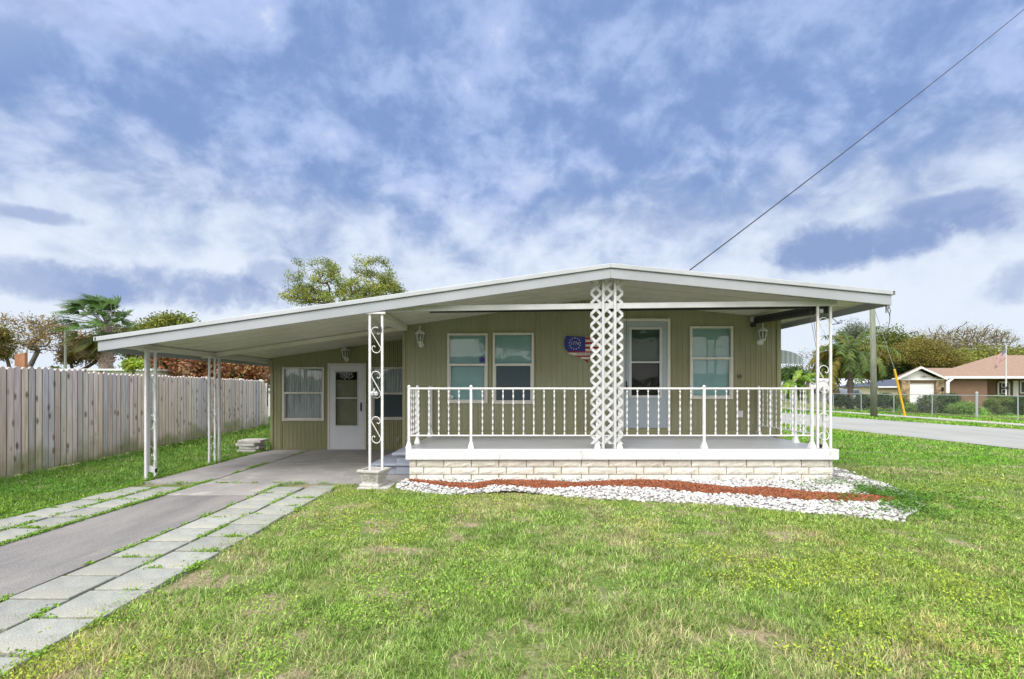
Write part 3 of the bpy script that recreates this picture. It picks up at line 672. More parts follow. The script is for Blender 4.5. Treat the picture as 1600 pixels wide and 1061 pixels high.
for an in (28, 62, 90, 118, 152):
    r0, r1 = .05, (.20 if an in (90,) else .155 if an in (62, 118) else .20)
    p0 = (cx+r0*math.cos(R(an)), YR-.012, zb_+r0*math.sin(R(an))); p1 = (cx+r1*math.cos(R(an))*.95, YR-.012, min(lz1, zb_+r1*math.sin(R(an))))
    m.tube([p0, p1], .006, 4)
m.tube([(cx+.055*math.cos(R(q)), YR-.012, zb_+.055*math.sin(R(q))) for q in range(0, 181, 20)], .006, 4)
part('lite_frame', m, M['white'], cd)
m = MB(); m.add([(lx0, YR, lz0), (lx1, YR, lz0), (lx1, YR, lz1), (lx0, YR, lz1)], [(0, 1, 2, 3)]); part('pane', m, M['glass_s'], cd)
m = MB(); m.box(lx0-.02, lx1+.02, YR+.09, YR+.10, lz0-.02, zb_); part('door_curtain', m, mat('cream_curtain', (.42, .38, .29), .9, (.34, .31, .24), 3, (8, 1, 1)), cd)
m = MB(); hx = PX(565, YR); m.tube([(hx, YR-.03, 1.02-.1), (hx, YR-.065, 1.04-.1), (hx, YR-.065, 1.15-.1), (hx, YR-.03, 1.17-.1)], .012, 6); m.box(hx-.015, hx+.015, YR-.036, YR-.03, .9, 1.10); part('handle', m, M['black'], cd)
m = MB(); m.box(x0+w, x1-w, YR-.045, YR+.02, .02, .04); part('threshold', m, M['steel'], cd)

# roof, ceiling, fascias
def slope_poly(top, bot, x0=XE0, x1=XE1): return [(x0, zroof(x0)-bot), (RX, zroof(RX)-bot), (x1, zroof(x1)-bot), (x1, zroof(x1)-top), (RX, zroof(RX)-top), (x0, zroof(x0)-top)]
def slope_slab(m, top, bot, y0, y1, x0=XE0, x1=XE1):
    for a, b in ((x0, min(RX, x1)), (max(RX, x0), x1)):
        if b-a < 1e-4: continue
        m.prism([(a, zroof(a)-bot), (b, zroof(b)-bot), (b, zroof(b)-top), (a, zroof(a)-top)], 'y', y0, y1)
    return m
m = slope_slab(MB(), .004, .06, YE+.02, 17.3); part('roof', m, M['roof'], house)
m = slope_slab(MB(), .062, .10, YE+.03, 17.2, XE0+.03, XE1-.03)
yy = YE+.45
while yy < 17: slope_slab(m, .10, .108, yy, yy+.022, XE0+.05, XE1-.05); yy += .406
part('ceiling', m, M['ceiling'], house)
m = slope_slab(MB(), -.012, .052, YE-.025, YE+.019, XE0-.03, XE1+.03)
m.prism([(0, 0)]*0 or [(YE-.025, zroof(XE0)-.052), (17.3, zroof(XE0)-.052), (17.3, zroof(XE0)+.01), (YE-.025, zroof(XE0)+.01)], 'x', XE0-.045, XE0-.0)
m.prism([(YE-.025, zroof(XE1)-.052), (17.3, zroof(XE1)-.052), (17.3, zroof(XE1)+.01), (YE-.025, zroof(XE1)+.01)], 'x', XE1, XE1+.045)
part('drip_edge', m, M['drip'], house, bevel=.006)
m = slope_slab(MB(), .060, .200, YE+.0, YE+.028, XE0+.0, XE1)
m.box(XE0, XE0+.028, YE+.028, 17.2, zroof(XE0)-.20, zroof(XE0)-.064); m.box(XE1-.03, XE1, YE+.028, 17.2, zroof(XE1)-.20, zroof(XE1)-.064)
part('fascia', m, M['fascia'], house, bevel=.006)
m = MB()       # carport header beams under the ceiling
m.prism([(a, zceil(a)-q) for a, q in ((XE0+.1, .012), (XL, .012), (XL, .085), (XE0+.1, .085))], 'y', 9.30, 9.345)
m.box(-5.66, -5.60, YE+.05, 11.9, zceil(-5.63)-.10, zceil(-5.63)-.012)
m.prism([(-2.16, zceil(-2.16)-.01), (-1.98, zceil(-1.98)-.01), (-1.98, zceil(-2.16)-.085), (-2.16, zceil(-2.16)-.085)], 'y', YE+.05, YW-.06)
part('roof_beam', m, M['ceiling'], house, bevel=.004)
zb0, zb1 = PZ(484, 7.32), PZ(474.5, 7.32)
m = MB(); m.prism([(PX(585, 7.32), zb0-.035), (PX(1306, 7.32), zb1-.035), (PX(1306, 7.32), zb1+.045), (PX(585, 7.32), zb0+.045)], 'y', 7.28, 7.33)
part('porch_beam', m, M['white'], house, bevel=.004)
# awning on the far side wall
aw = part('side_awning', MB().box(XR_+.03, XR_+.05, 9.55, 10.9, 2.02, 2.24), M['satin'], house)
m = MB(); prof = [(XR_+.05+.56*math.sin(q), 1.94+.235*math.cos(q)) for q in np.linspace(0, math.pi/2, 9)]
yy = 9.6; k = 0
while yy < 10.9:
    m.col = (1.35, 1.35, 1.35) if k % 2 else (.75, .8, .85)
    n = len(prof); m.add([(p[0], yy, p[1]) for p in prof]+[(p[0], yy+.1, p[1]) for p in prof], [(i, i+1, n+i+1, n+i) for i in range(n-1)]); yy += .1; k += 1
m.col = (.8, .85, .9)
for yq in (9.598, yy):
    nn = 12
    for i in range(nn):
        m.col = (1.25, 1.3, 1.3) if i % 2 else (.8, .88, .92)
        xa, xb = XR_+.05+.56*i/nn, XR_+.05+.56*(i+1)/nn
        za_ = 1.94+.235*math.sqrt(max(0, 1-(i/nn)**2)); zc_ = 1.94+.235*math.sqrt(max(0, 1-((i+1)/nn)**2))
        m.add([(xa, yq, 1.90), (xb, yq, 1.90), (xb, yq, zc_), (xa, yq, za_)], [(0, 1, 2, 3)])
part('awning_shell', m, M['satin'], aw)
# small fittings on the walls
m = MB(); bx_, bz_ = PX(1155, YW), PZ(647, YW); m.box(bx_-.055, bx_+.055, YW-.045, YW-.005, bz_-.065, bz_+.065); m.box(bx_-.045, bx_+.045, YW-.052, YW-.045, bz_-.055, bz_+.055)
part('outlet_cover', m, M['white'], house, bevel=.004)
m = MB(); hx, hz_ = PX(622, YR-.1), PZ(687, YR-.1); m.tube([(hx, YR, hz_), (hx, YR-.07, hz_), (hx-.01, YR-.09, hz_-.04)], .014, 6); m.tube([(hx-.04, YR-.06, hz_+.03), (hx+.04, YR-.06, hz_+.03)], .008, 6); part('hose_tap', m, M['white'], house)
for hx, hz_ in ((PX(1153, YW), PZ(588, YW)), (PX(1157, YW), PZ(588, YW))):
    m = MB(); m.box(hx-.008, hx+.008, YW-.03, YW-.005, hz_-.035, hz_+.03); part('hook', m, M['bark_grey'], house)
m = MB(); m.lathe([(.03, 0), (.05, .02), (.05, .07), (.0, .09)], PX(1174, YW), YW-.08, 10); m.v = [(a, b, c_+PZ(512, YW)) for a, b, c_ in m.v]; m.box(PX(1174, YW)-.02, PX(1174, YW)+.02, YW-.05, YW, PZ(512, YW)+.02, PZ(512, YW)+.06)
tag(part('security_camera', m, M['black']), 'small black dome camera on the porch wall near the right lantern', 'camera')

# ------------------------------------------------------------------ porch
porch = thing('porch', 'raised porch with grey painted floor, white slab edge and pale block base', 'porch', (1.6, YF, 0))
m = MB(); m.box(XP0, XP1, YF-.05, YW-.03, ZS-.158, ZS-.002); part('slab', m, M['slab_white'], porch, bevel=.012)
m = MB(); m.box(XP0+.012, XP1-.012, YF-.038, YW-.032, ZS-.0015, ZS+.001); part('floor_paint', m, M['porch_floor'], porch)
m = MB(); m.box(-1.49, 4.70, YF+.02, YW, -.02, ZS-.16); part('mortar_core', m, M['mortar'], porch)
m = MB(); ch = .1065; bw = .4055; zt_ = ZS-.168
def block(xa, xb, za, zb_, y, front=True, jit=.006):
    if xb-xa < .03: return
    ya = y-random.uniform(0, jit)
    nx_, nz_ = 6, 3; vs = []
    for iz in range(nz_+1):
        for ix in range(nx_+1):
            ed = ix in (0, nx_) or iz in (0, nz_)
            u, v = xa+(xb-xa)*ix/nx_, za+(zb_-za)*iz/nz_
            o_ = 0.004 if ed else random.uniform(-.010, .001)
            vs.append((u, ya+o_, v) if front else (y+(-o_), u, v))
    fs = [(iz*(nx_+1)+ix, iz*(nx_+1)+ix+1, (iz+1)*(nx_+1)+ix+1, (iz+1)*(nx_+1)+ix) for iz in range(nz_) for ix in range(nx_)]
    k0 = len(vs); d_ = .06
    ring = [(xa, za), (xb, za), (xb, zb_), (xa, zb_)]
    vs += [((u, y+d_, v) if front else (y-d_, u, v)) for u, v in ring]; cr = [0, nx_, (nz_+1)*(nx_+1)-1, nz_*(nx_+1)]
    fs += [(cr[i], k0+i, k0+(i+1) % 4, cr[(i+1) % 4]) for i in range(4)]
    m.add(vs, fs)
for r_ in range(4):
    zc_ = zt_-r_*(ch); za = zc_-ch+.011; xx = -1.51-(.19 if r_ % 2 else .30)
    while xx < 4.72:
        block(max(xx, -1.51), min(xx+bw-.012, 4.72), max(za, 0), zc_, YF+.0); xx += bw
    yy_ = YF+.07-(.2 if r_ % 2 else 0)
    while yy_ < YW:
        block(max(yy_, YF+.068), min(yy_+bw-.012, YW), max(za, 0), zc_, 4.72, front=False); yy_ += bw
part('block_wall', m, M['block'], porch)
m = MB(); m.box(-1.95, XP0-.002, 7.98, YW-.06, .33, .37); m.box(-1.88, XP0+.03, 8.02, YW-.06, .02, .33); part('upper_step', m, M['step'], porch, bevel=.01)
m = MB(); m.box(-2.30, -1.64, 7.98, YW-.06, .16, .20); m.box(-2.22, -1.881, 8.03, YW-.06, .02, .16); m.box(-1.881, -1.66, 8.0, 8.02, .02, .16); part('lower_step', m, M['step'], porch, bevel=.01)

# ------------------------------------------------------------------ railing
rail = thing('porch_railing', 'white iron porch railing with twisted balusters on the porch edge', 'railing', (XP0, YF, ZS))
ZR, ZB = H+.0, PZ(680.5, YF+.05)
YP = YF+.06
def flat_rail(a, b, z, w=.034, h=.028):
    a = Vector((*a, z)); b = Vector((*b, z)); d_ = (b-a).normalized(); n_ = Vector((-d_.y, d_.x, 0))*w/2; u = Vector((0, 0, h/2)); mm = MB()
    mm.add([a-n_-u, a+n_-u, b+n_-u, b-n_-u, a-n_+u, a+n_+u, b+n_+u, b-n_+u], [(0, 3, 2, 1), (4, 5, 6, 7), (0, 1, 5, 4), (1, 2, 6, 5), (2, 3, 7, 6), (3, 0, 4, 7)]); return mm
XLs, XRs = -1.53, 4.67
for nm, a, b in (('front', (XLs, YP), (PX(1268.5, YP), YP)), ('left', (XLs, YP), (XLs, 7.97)), ('leftb', (XLs, 9.14), (XLs, 9.36)), ('right', (XRs, YP+.04), (XRs, 9.33))):
    part('top_rail', flat_rail(a, b, ZR), M['iron'], rail, bevel=.004); part('bottom_rail', flat_rail(a, b, ZB, .022, .022), M['iron'], rail, bevel=.003)
def rpost():
    mm = MB(); s = .018; mm.box(-s, s, -s, s, .0, ZR-ZS+.025); mm.lathe([(.024, ZR-ZS+.02), (.026, ZR-ZS+.03), (.012, ZR-ZS+.05), (.0, ZR-ZS+.052)], 0, 0, 8)
    mm.add([(-.045, -.045, 0), (.045, -.045, 0), (.045, .045, 0), (-.045, .045, 0), (-.042, -.042, .02), (.042, -.042, .02), (.042, .042, .02), (-.042, .042, .02), (-.021, -.021, .10), (.021, -.021, .10), (.021, .021, .10), (-.021, .021, .10)],
           [(0, 3, 2, 1)]+[(i, (i+1) % 4, 4+(i+1) % 4, 4+i) for i in range(4)]+[(4+i, 4+(i+1) % 4, 8+(i+1) % 4, 8+i) for i in range(4)])
    return mm
pm = rpost(); me = bpy.data.meshes.new('post'); me.from_pydata(pm.v, [], pm.f); me.materials.append(M['iron'])
base_post = None
def rel(x_, y_, z_): return (x_-rail.location.x, y_-rail.location.y, z_-rail.location.z)
for (x_, y_) in [(XLs, YP), (PX(736, YP), YP), (PX(933, YP), YP), (PX(967.5, YP), YP), (PX(1100, YP), YP), (PX(1268.5, YP), YP), (XLs, 7.97), (XLs, 9.14), (XLs, 9.345), (XRs, YP+.06), (XRs, 8.12), (XRs, 9.33)]:
    if base_post is None: base_post = bpy.data.objects.new('post', me); C.objects.link(base_post); base_post.parent = rail; o = base_post
    else: o = base_post.copy(); C.objects.link(o); o.parent = rail
    o.location = rel(x_, y_, ZS)
def twisted(h, s=.0078, turns=7.0, n=70):
    mm = MB(); vs = []
    for i in range(n+1):
        t = i/n; a = turns*math.pi*t if .06 < t < .94 else (0 if t <= .06 else turns*math.pi)
        for k in range(4):
            ex, ey = ((1, 1), (-1, 1), (-1, -1), (1, -1))[k]; ex *= .0105; ey *= .0030; vs.append((ex*math.cos(a)-ey*math.sin(a), ex*math.sin(a)+ey*math.cos(a), h*t))
    fs = [(i*4+k, i*4+(k+1) % 4, (i+1)*4+(k+1) % 4, (i+1)*4+k) for i in range(n) for k in range(4)]; mm.add(vs, fs); return mm
tm = twisted(ZR-ZB-.02); mt_ = bpy.data.meshes.new('baluster'); mt_.from_pydata(tm.v, [], tm.f); mt_.materials.append(M['iron'])
bal = [(PX(p, YP), YP) for p in (654, 670, 685.5, 701, 717, 753.7, 769.8, 785.9, 801.8, 818, 834, 850, 866, 882, 899, 915, 979.6, 996, 1012.7, 1029, 1045.5, 1062.5, 1079.4, 1118, 1135, 1152, 1169.5, 1187, 1203.5, 1220.6, 1238.4, 1255.4)]
bal += [(XLs, yy) for yy in (7.49, 7.64, 7.80)]+[(XLs, 9.24)]+[(XRs, yy) for yy in (7.56, 7.70, 7.84, 7.98, 8.27, 8.41, 8.56, 8.71, 8.86, 9.01, 9.17)]
bb = None
for (x_, y_) in bal:
    if bb is None: bb = bpy.data.objects.new('baluster', mt_); C.objects.link(bb); o = bb
    else: o = bb.copy(); C.objects.link(o)
    o.parent = rail; o.location = rel(x_, y_, ZB+.01); o.rotation_euler = (0, 0, random.uniform(-.3, .3))

m = MB(); m.box(PX(1187, 9.25), XRs-.06, 9.20, 9.34, ZS+.002, PZ(674, 9.25)); tag(part('white_board', m, M['white'], bevel=.006), 'low white board lying on the porch floor at its right rear corner', 'board')
m = MB()
for q in range(3): m.tube([(PX(1285, 7.36)+(.05-.008*q)*math.cos(a), 7.39+(.03)*math.sin(a), ZS+.012+.016*q) for a in np.linspace(0, 6.2, 16)], .009, 5)
tag(part('cable_coil', m, M['black']), 'small black cable coil on the porch slab at the right column foot', 'cable coil')

# ------------------------------------------------------------------ lattice column
YL = YF+.03
lat = thing('lattice_column', 'white lattice column standing at the front edge of the porch', 'column', (PX(948, YL), YL, ZS))
lx0, lx1 = PX(922.5, YL), PX(973.5, YL); pt = PX(948, YL)-PX(931, YL); zl0, zl1 = ZS+.07, 3.02
zref = PZ(457.7, YL)
bm = bmesh.new(); sw = .040
ext = 4
for s, yo in ((1, .0), (-1, .011)):
    for k in range(-30, 30):
        # strip centre lines pass between diamond centres: x*s - z = c
        cxp = PX(931, YL)+pt/2+k*pt
        z_a = zref-ext; x_a = cxp-s*ext
        p0 = Vector((x_a, 0, z_a)); p1 = Vector((cxp+s*ext, 0, zref+ext)); d_ = (p1-p0).normalized(); nn_ = Vector((-d_.z, 0, d_.x))*sw/2
        vs = [p0-nn_, p0+nn_, p1+nn_, p1-nn_]; f_ = [bm.verts.new((v.x, YL-.012+yo, v.z)) for v in vs]; b_ = [bm.verts.new((v.x, YL-.002+yo, v.z)) for v in vs]
        bm.faces.new(f_); bm.faces.new(b_[::-1])
        for i in range(4): bm.faces.new((f_[i], b_[i], b_[(i+1) % 4], f_[(i+1) % 4]))
for co, no in (((lx0, 0, 0), (-1, 0, 0)), ((lx1, 0, 0), (1, 0, 0)), ((0, 0, zl0), (0, 0, -1)), ((0, 0, zl1), (0, 0, 1))):
    bmesh.ops.bisect_plane(bm, geom=bm.verts[:]+bm.edges[:]+bm.faces[:], plane_co=co, plane_no=no, clear_outer=True)
me = bpy.data.meshes.new('lattice_panel'); bmesh.ops.translate(bm, verts=bm.verts, vec=-Vector(lat.location)); bm.to_mesh(me); bm.free(); link('lattice_panel', me, M['white'], lat)
for px_ in (942, 960.5):
    m = MB(); xx = PX(px_, YL); m.box(xx-.018, xx+.018, YL-.035, YL-.0125, ZS, 3.06); part('upright', m, M['white'], lat, bevel=.003)
    m = MB(); m.box(xx-.016, xx+.016, YL+.13, YL+.16, ZS, 3.06); part('upright', m, M['white'], lat, bevel=.003)

# ------------------------------------------------------------------ scroll columns
def scroll_pts(w, h):        # S scroll in local (u, v): u across 0..w, v up 0..h
    r_ = w*.46; pts = []
    # top curl: spiral in at right, over the top to the left
    for q in np.linspace(-math.pi*1.55, 0, 22):
        pass
    top = []
    cx_, cy_ = w*.5, h-r_
    for i, q in enumerate(np.linspace(R(-150), R(185), 30)):
        f = i/29; rr = r_*(.22+.78*min(1, f*1.35)); c2x = w*.5+(1-min(1, f*1.35))*w*.22
        top.append((c2x+rr*math.cos(q), cy_+(1-min(1, f*1.35))*(-.02*h)+rr*math.sin(q)))
    bot = [(w-p[0], h-p[1]) for p in top][::-1]
    return top+bot
def scroll_column(name, label, base, z1, du, sc, r_=.018, group=None, offs=.18, material='iron', extra=0):
    """base: (x,y,z) of the first post; du: unit vector towards the second post"""
    t = thing(name, label, 'column', base, group)
    du = Vector(du)
    for k in (0, 1):
        m = MB(); p = Vector(base)+du*offs*k; m.box(p.x-r_, p.x+r_, p.y-r_, p.y+r_, p.z, z1); part('post', m, M[material], t, bevel=.004)
    m = MB(); p = Vector(base); q = p+du*offs
    lo = (min(p.x, q.x)-.05, min(p.y, q.y)-.04); hi = (max(p.x, q.x)+.05, max(p.y, q.y)+.04); m.box(lo[0], hi[0], lo[1], hi[1], z1-.015, z1+.012); part('top_plate', m, M[material], t)
    for (za, zb_) in sc:
        w_ = offs-2*r_; pts = [Vector(base)+du*(r_+u) for u, v in scroll_pts(w_, zb_-za)]
        P3 = [(p.x, p.y, za+v) for p, (u, v) in zip(pts, scroll_pts(w_, zb_-za))]
        m = MB(); m.tube(P3, .0065, 6); part('scroll', m, M[material], t)
    return t
zpl = PZ(729, 7.15)
sL = [(PZ(b, 7.15), PZ(a, 7.15)) for a, b in ((511, 551.5), (580, 622), (651, 692.5))]
colL = scroll_column('scroll_column', 'white scrolled iron column rising from the stone planter', (PX(578, 7.15), 7.15, .19), zceil(-2.05)-.10, (1, 0, 0), sL, r_=.0165)
sRr = [(PZ(b, 7.33), PZ(a, 7.33)) for a, b in ((496, 540), (571, 614), (645, 688))]
colR = scroll_column('scroll_column', 'white scrolled iron column at the right front corner of the porch', (PX(1277.5, 7.33), 7.33, ZS), PZ(470, 7.33), (1, 0, 0), sRr, offs=.192, r_=.016)
m = MB(); hx, hy = PX(1298, 7.33)+.018, 7.33
m.tube([(hx, hy, PZ(497, hy)), (hx+.03, hy, PZ(499, hy)), (hx+.085, hy, PZ(504.5, hy)), (hx+.10, hy, PZ(505, hy)), (hx+.105, hy, PZ(502, hy))], .006, 6); m.tube([(hx, hy, PZ(507, hy)), (hx+.10, hy, PZ(505.5, hy)), (hx+.145, hy, PZ(504, hy)), (hx+.155, hy, PZ(501, hy)), (hx+.135, hy, PZ(500, hy)), (hx+.12, hy, PZ(502, hy))], .006, 6)
part('plant_hook', m, M['black'], colR)
sF = [(.16, .52), (.78, 1.14), (1.38, 1.74)]
du1 = Vector((-.05, .27, 0)).normalized()
colA = scroll_column('scroll_column', 'white scrolled iron column nearest the fence at the carport front', (-5.60, 7.54, 0), zceil(-5.6)-.10, du1, sF, offs=.27, r_=.017)
colB = scroll_column('scroll_column', 'white scrolled iron column farther back along the carport left edge', (-5.62, 9.15, 0), zceil(-5.6)-.10, du1, sF, offs=.26, r_=.017)
for t_, bx0, by0, elbow in ((colA, -5.613, 7.60, 1), (colB, -5.56, 9.36, 0)):
    m = MB(); m.box(bx0-.017, bx0+.019, by0-.022, by0+.022, .24 if elbow else .02, zceil(-5.6)-.1)
    if elbow: m.prism([(bx0-.017, .239), (bx0+.019, .239), (bx0+.12, .19), (bx0+.12, .12), (bx0-.0, .14)], 'y', by0-.022, by0+.022)
    part('downspout', m, M['white'], t_, bevel=.004)
    if elbow:
        m = MB(); m.box(bx0+.1205, bx0+.128, by0-.02, by0+.02, .125, .186); part('spout_opening', m, M['black'], t_)
m = MB(); fz = PZ(616, 7.13); fx_ = PX(583, 7.13)
for ddx in (-.01, .05):
    m.lathe([(.012, -.03), (.03, -.01), (.034, .02), (.0, .035)], fx_+ddx, 7.11, 12)
m.v = [(a, b, c_+fz) for a, b, c_ in m.v]; m.box(fx_-.02, fx_+.06, 7.115, 7.135, fz+.025, fz+.045); m.box(fx_+.01, fx_+.03, 7.10, 7.13, fz+.04, fz+.085)
part('flood_light', m, M['white'], colL, smooth=False)
m = MB(); m.box(PX(592, 7.15), PX(596.5, 7.15), 7.11, 7.13, PZ(519, 7.15), PZ(511, 7.15)); m.box(PX(588, 7.15), PX(592, 7.15), 7.115, 7.125, PZ(519, 7.15), PZ(516, 7.15)); part('bracket', m, M['black'], colL)

# planter under the left column
pl = thing('stone_planter', 'square cast stone planter with scroll relief at the foot of the left porch column', 'planter', (PX(585, 7.17), 7.17, .02))
pcx, pcy, rz = pl.location.x-.0, 7.16, R(-14)
def ring(r_, z_): return [(pcx+r_*(math.cos(rz)*sx_-math.sin(rz)*sy_), pcy+r_*(math.sin(rz)*sx_+math.cos(rz)*sy_), z_) for sx_, sy_ in ((-1, -1), (1, -1), (1, 1), (-1, 1))]
m = MB(); prof = [(.155, .0), (.155, .028), (.125, .034), (.125, .06), (.155, .19), (.182, .20), (.182, .235), (.145, .235), (.14, .18)]
vs = []; [vs.extend(ring(r_, z_+.02)) for r_, z_ in prof]
m.add(vs, [tuple(4*(len(prof)-1)+i for i in range(4)), (3, 2, 1, 0)]+[(4*j+i, 4*j+(i+1) % 4, 4*(j+1)+(i+1) % 4, 4*(j+1)+i) for j in range(len(prof)-1) for i in range(4)])
part('pot', m, M['stone'], pl, bevel=.008)
m = MB()
for side in (0, 1, 3):
    a_ = rz+side*math.pi/2; ux = Vector((math.cos(a_), math.sin(a_), 0)); nx_ = Vector((math.sin(a_), -math.cos(a_), 0))
    for sg in (-1, 1):
        pts = []
        for q in np.linspace(0, 2.6*math.pi, 30):
            rr = .048*(1-q/(2.6*math.pi)*.8); u = sg*(.060+rr*math.cos(q+math.pi)); v = .145+rr*math.sin(q)*.9
            pts.append(Vector((pcx, pcy, 0))+ux*u+nx_*(.1275+(v-.06)*.23)+Vector((0, 0, v)))
        m.tube(pts, .007, 5)
    m.tube([Vector((pcx, pcy, 0))+ux*u+nx_*(.1275+(v-.06)*.23)+Vector((0, 0, v)) for u, v in ((0, .09), (0, .19))], .009, 5)
part('relief', m, M['stone'], pl)
m = MB(); m.box(PX(563, 7.1), PX(612, 7.1), 6.93, 7.42, -.02, .02); tag(part('base_slab', m, M['stone'], bevel=.008), 'flat concrete slab beneath the stone planter at the lawn edge', 'slab')

# stacked pavers beside the carport room
for i, (dx, dy, dz, w_, l_) in enumerate(((0, .0, .07, .42, .40), (.02, .02, .14, .42, .40), (-.02, .0, .21, .44, .40), (.03, .03, .28, .50, .42), (-.12, -.02, .35, .3, .4))[:4]):
    b = MB(); b.box(-w_/2, w_/2, -l_/2, l_/2, -.062, 0); o = part('stacked_paver', b, M['stone'], bevel=.01); o.location = (-5.83+dx, 11.02+dy, dz); o.rotation_euler = (0, 0, (-.05, .09, -.12, .05)[i])
    tag(o, ('bottom', 'second lowest', 'second highest', 'topmost')[i]+' mossy concrete block in the stack beside the carport room corner', 'paver', 'stacked blocks by the carport room')

# ------------------------------------------------------------------ lanterns
def lantern(label, x_, zc, ywall):
    t = thing('wall_lantern', label, 'lantern', (x_, ywall, zc), 'white wall lanterns')
    yl = ywall-.15; s = 1.0
    m = MB(); m.lathe([(.0, zc+.155), (.008, zc+.15), (.010, zc+.215), (.016, zc+.222), (.0, zc+.235)], x_, yl, 8); m.lathe([(.095, zc+.075), (.10, zc+.082), (.055, zc+.125), (.03, zc+.135), (.022, zc+.155), (.0, zc+.157)], x_, yl, 6); part('cap', m, M['iron_old'], t)
    m = MB()
    for k in range(6):
        a = k*math.pi/3; m.tube([(x_+.072*math.cos(a), yl+.072*math.sin(a), zc+.076), (x_+.045*math.cos(a), yl+.045*math.sin(a), zc-.075)], .0065, 4)
    m.lathe([(.052, zc-.072), (.055, zc-.085), (.03, zc-.10), (.014, zc-.12), (.0, zc-.135)], x_, yl, 6); part('cage', m, M['iron_old'], t)
    m = MB(); m.lathe([(.042, zc-.073), (.066, zc+.075)], x_, yl, 6); part('glass', m, M['glass_s'], t)
    m = MB(); m.lathe([(.014, zc-.07), (.016, zc+.0), (.012, zc+.05), (.0, zc+.055)], x_, yl, 8); part('bulb', m, M['white'], t)
    m = MB(); m.tube([(x_, yl, zc-.12), (x_+.01, yl+.03, zc-.165), (x_+.015, yl+.09, zc-.17), (x_+.01, ywall-.01, zc-.12)], .011, 6); m.lathe([(.05, 0), (.05, .018), (.02, .03)], 0, 0, 12)
    n0 = len(m.v)-36; m.v[n0:] = [(x_+a, ywall-.012-c_, zc-.12+b) for a, b, c_ in m.v[n0:]]; part('arm', m, M['iron_old'], t)
lantern('white wall lantern left of the paired porch windows', PX(656, YW-.15), PZ(528, YW-.15), YW)
lantern('white wall lantern near the right corner of the porch wall', PX(1192, YW-.15), PZ(524, YW-.15), YW)
lantern('white wall lantern above the carport door', PX(539, YR-.15), PZ(553, YR-.15), YR)

# ------------------------------------------------------------------ flag map plaque
sg = thing('map_plaque', 'United States map plaque painted as the thirteen star flag', 'wall plaque', (PX(908, YW-.02), YW-.02, PZ(545, YW-.02)))
YS = YW-.03
shape_px = [(884, 525.5), (887, 524.8), (893, 525.4), (914, 526.3), (926, 526.3), (930, 527.8), (934, 529), (936, 533), (939, 533), (940, 530), (943, 528), (945, 530), (943, 533), (941, 536), (939.5, 539), (938, 542), (937.5, 546), (935, 549.5), (933.5, 553), (934.8, 558), (934.2, 561.5), (932.5, 560), (930.5, 555.5), (927.5, 555.2), (924, 556), (921.5, 559), (919.5, 562), (918.8, 566.5), (917, 566), (914.5, 562.5), (912.5, 560.5), (910, 561.8), (906.5, 558.2), (902, 557), (897, 555.6), (893, 553.8), (889, 552.8), (887, 549), (883.5, 545.5), (882, 539), (882, 533)]
shape = [(PX(a, YS), PZ(b, YS)) for a, b in shape_px]
def clip(poly, ax, val, keep_gt):
    out_ = []
    for i in range(len(poly)):
        a, b = poly[i], poly[(i+1) % len(poly)]; ia = (a[ax] > val) == keep_gt; ib = (b[ax] > val) == keep_gt
        if ia: out_.append(a)
        if ia != ib:
            t = (val-a[ax])/(b[ax]-a[ax]); out_.append((a[0]+t*(b[0]-a[0]), a[1]+t*(b[1]-a[1])))
    return out_
bm = bmesh.new(); layers = []
m = MB(); m.col = (.10, .012, .02)
edges_y = [524, 527.3, 530.8, 534.4, 538, 541.6, 545.2, 549, 551, 555.3, 558, 561.3, 568]
cxx = PX(914.5, YS); zcan = PZ(549, YS)
for i in range(len(edges_y)-1):
    zt2, zb2 = PZ(edges_y[i], YS), PZ(edges_y[i+1], YS); p_ = clip(clip(shape, 1, zb2, True), 1, zt2, False)
    m.col = (.32, .010, .016) if i % 2 == (1 if i < 7 else 1) else (.62, .57, .54)
    if i == 0: m.col = (.45, .36, .30)
    if i < 7: p_ = clip(p_, 0, cxx, True)
    if len(p_) > 2: m.prism(p_, 'y', YS-.006, YS+.015)
m.col = (.010, .025, .20); p_ = clip(clip(shape, 1, zcan, True), 0, cxx, False); m.prism(p_, 'y', YS-.008, YS+.015)
m.col = (.62, .62, .66)
for k in range(13):
    a = math.pi/2+2*math.pi*k/13; sx_, sz_ = PX(898.2, YS)+.106*math.cos(a), PZ(536.8, YS)+.106*math.sin(a)
    m.prism([(sx_+(.0155 if q % 2 == 0 else .007)*math.cos(math.pi/2+q*math.pi/5), sz_+(.0155 if q % 2 == 0 else .007)*math.sin(math.pi/2+q*math.pi/5)) for q in range(10)], 'y', YS-.011, YS-.0085)
part('painted_board', m, M['paint'], sg)
def text(body, size, loc, material, parent, sx=1.0, name='lettering'):
    cu = bpy.data.curves.new('lettering', 'FONT'); cu.body = body; cu.size = size; cu.align_x = 'CENTER'; cu.align_y = 'CENTER'; cu.extrude = .001; cu.offset = 0
    t = bpy.data.objects.new('txt', cu); C.objects.link(t); bpy.context.view_layer.update()
    me = bpy.data.meshes.new_from_object(t.evaluated_get(bpy.context.evaluated_depsgraph_get())); bpy.data.objects.remove(t)
    me.materials.clear(); o = link(name, me, material, parent); o.rotation_euler = (R(90), 0, 0); o.scale = (sx, 1, 1); o.location = Vector(loc)-wloc(parent); return o
text('1776', .085, (PX(898.2, YS), YS-.011, PZ(536.8, YS)), mat('letter_grey', (.45, .45, .50), .6), sg)
text('WE THE PEOPLE', .046, (PX(914, YS), YS-.009, PZ(553.1, YS)), mat('letter_dark', (.06, .06, .07), .6), sg, 1.0)

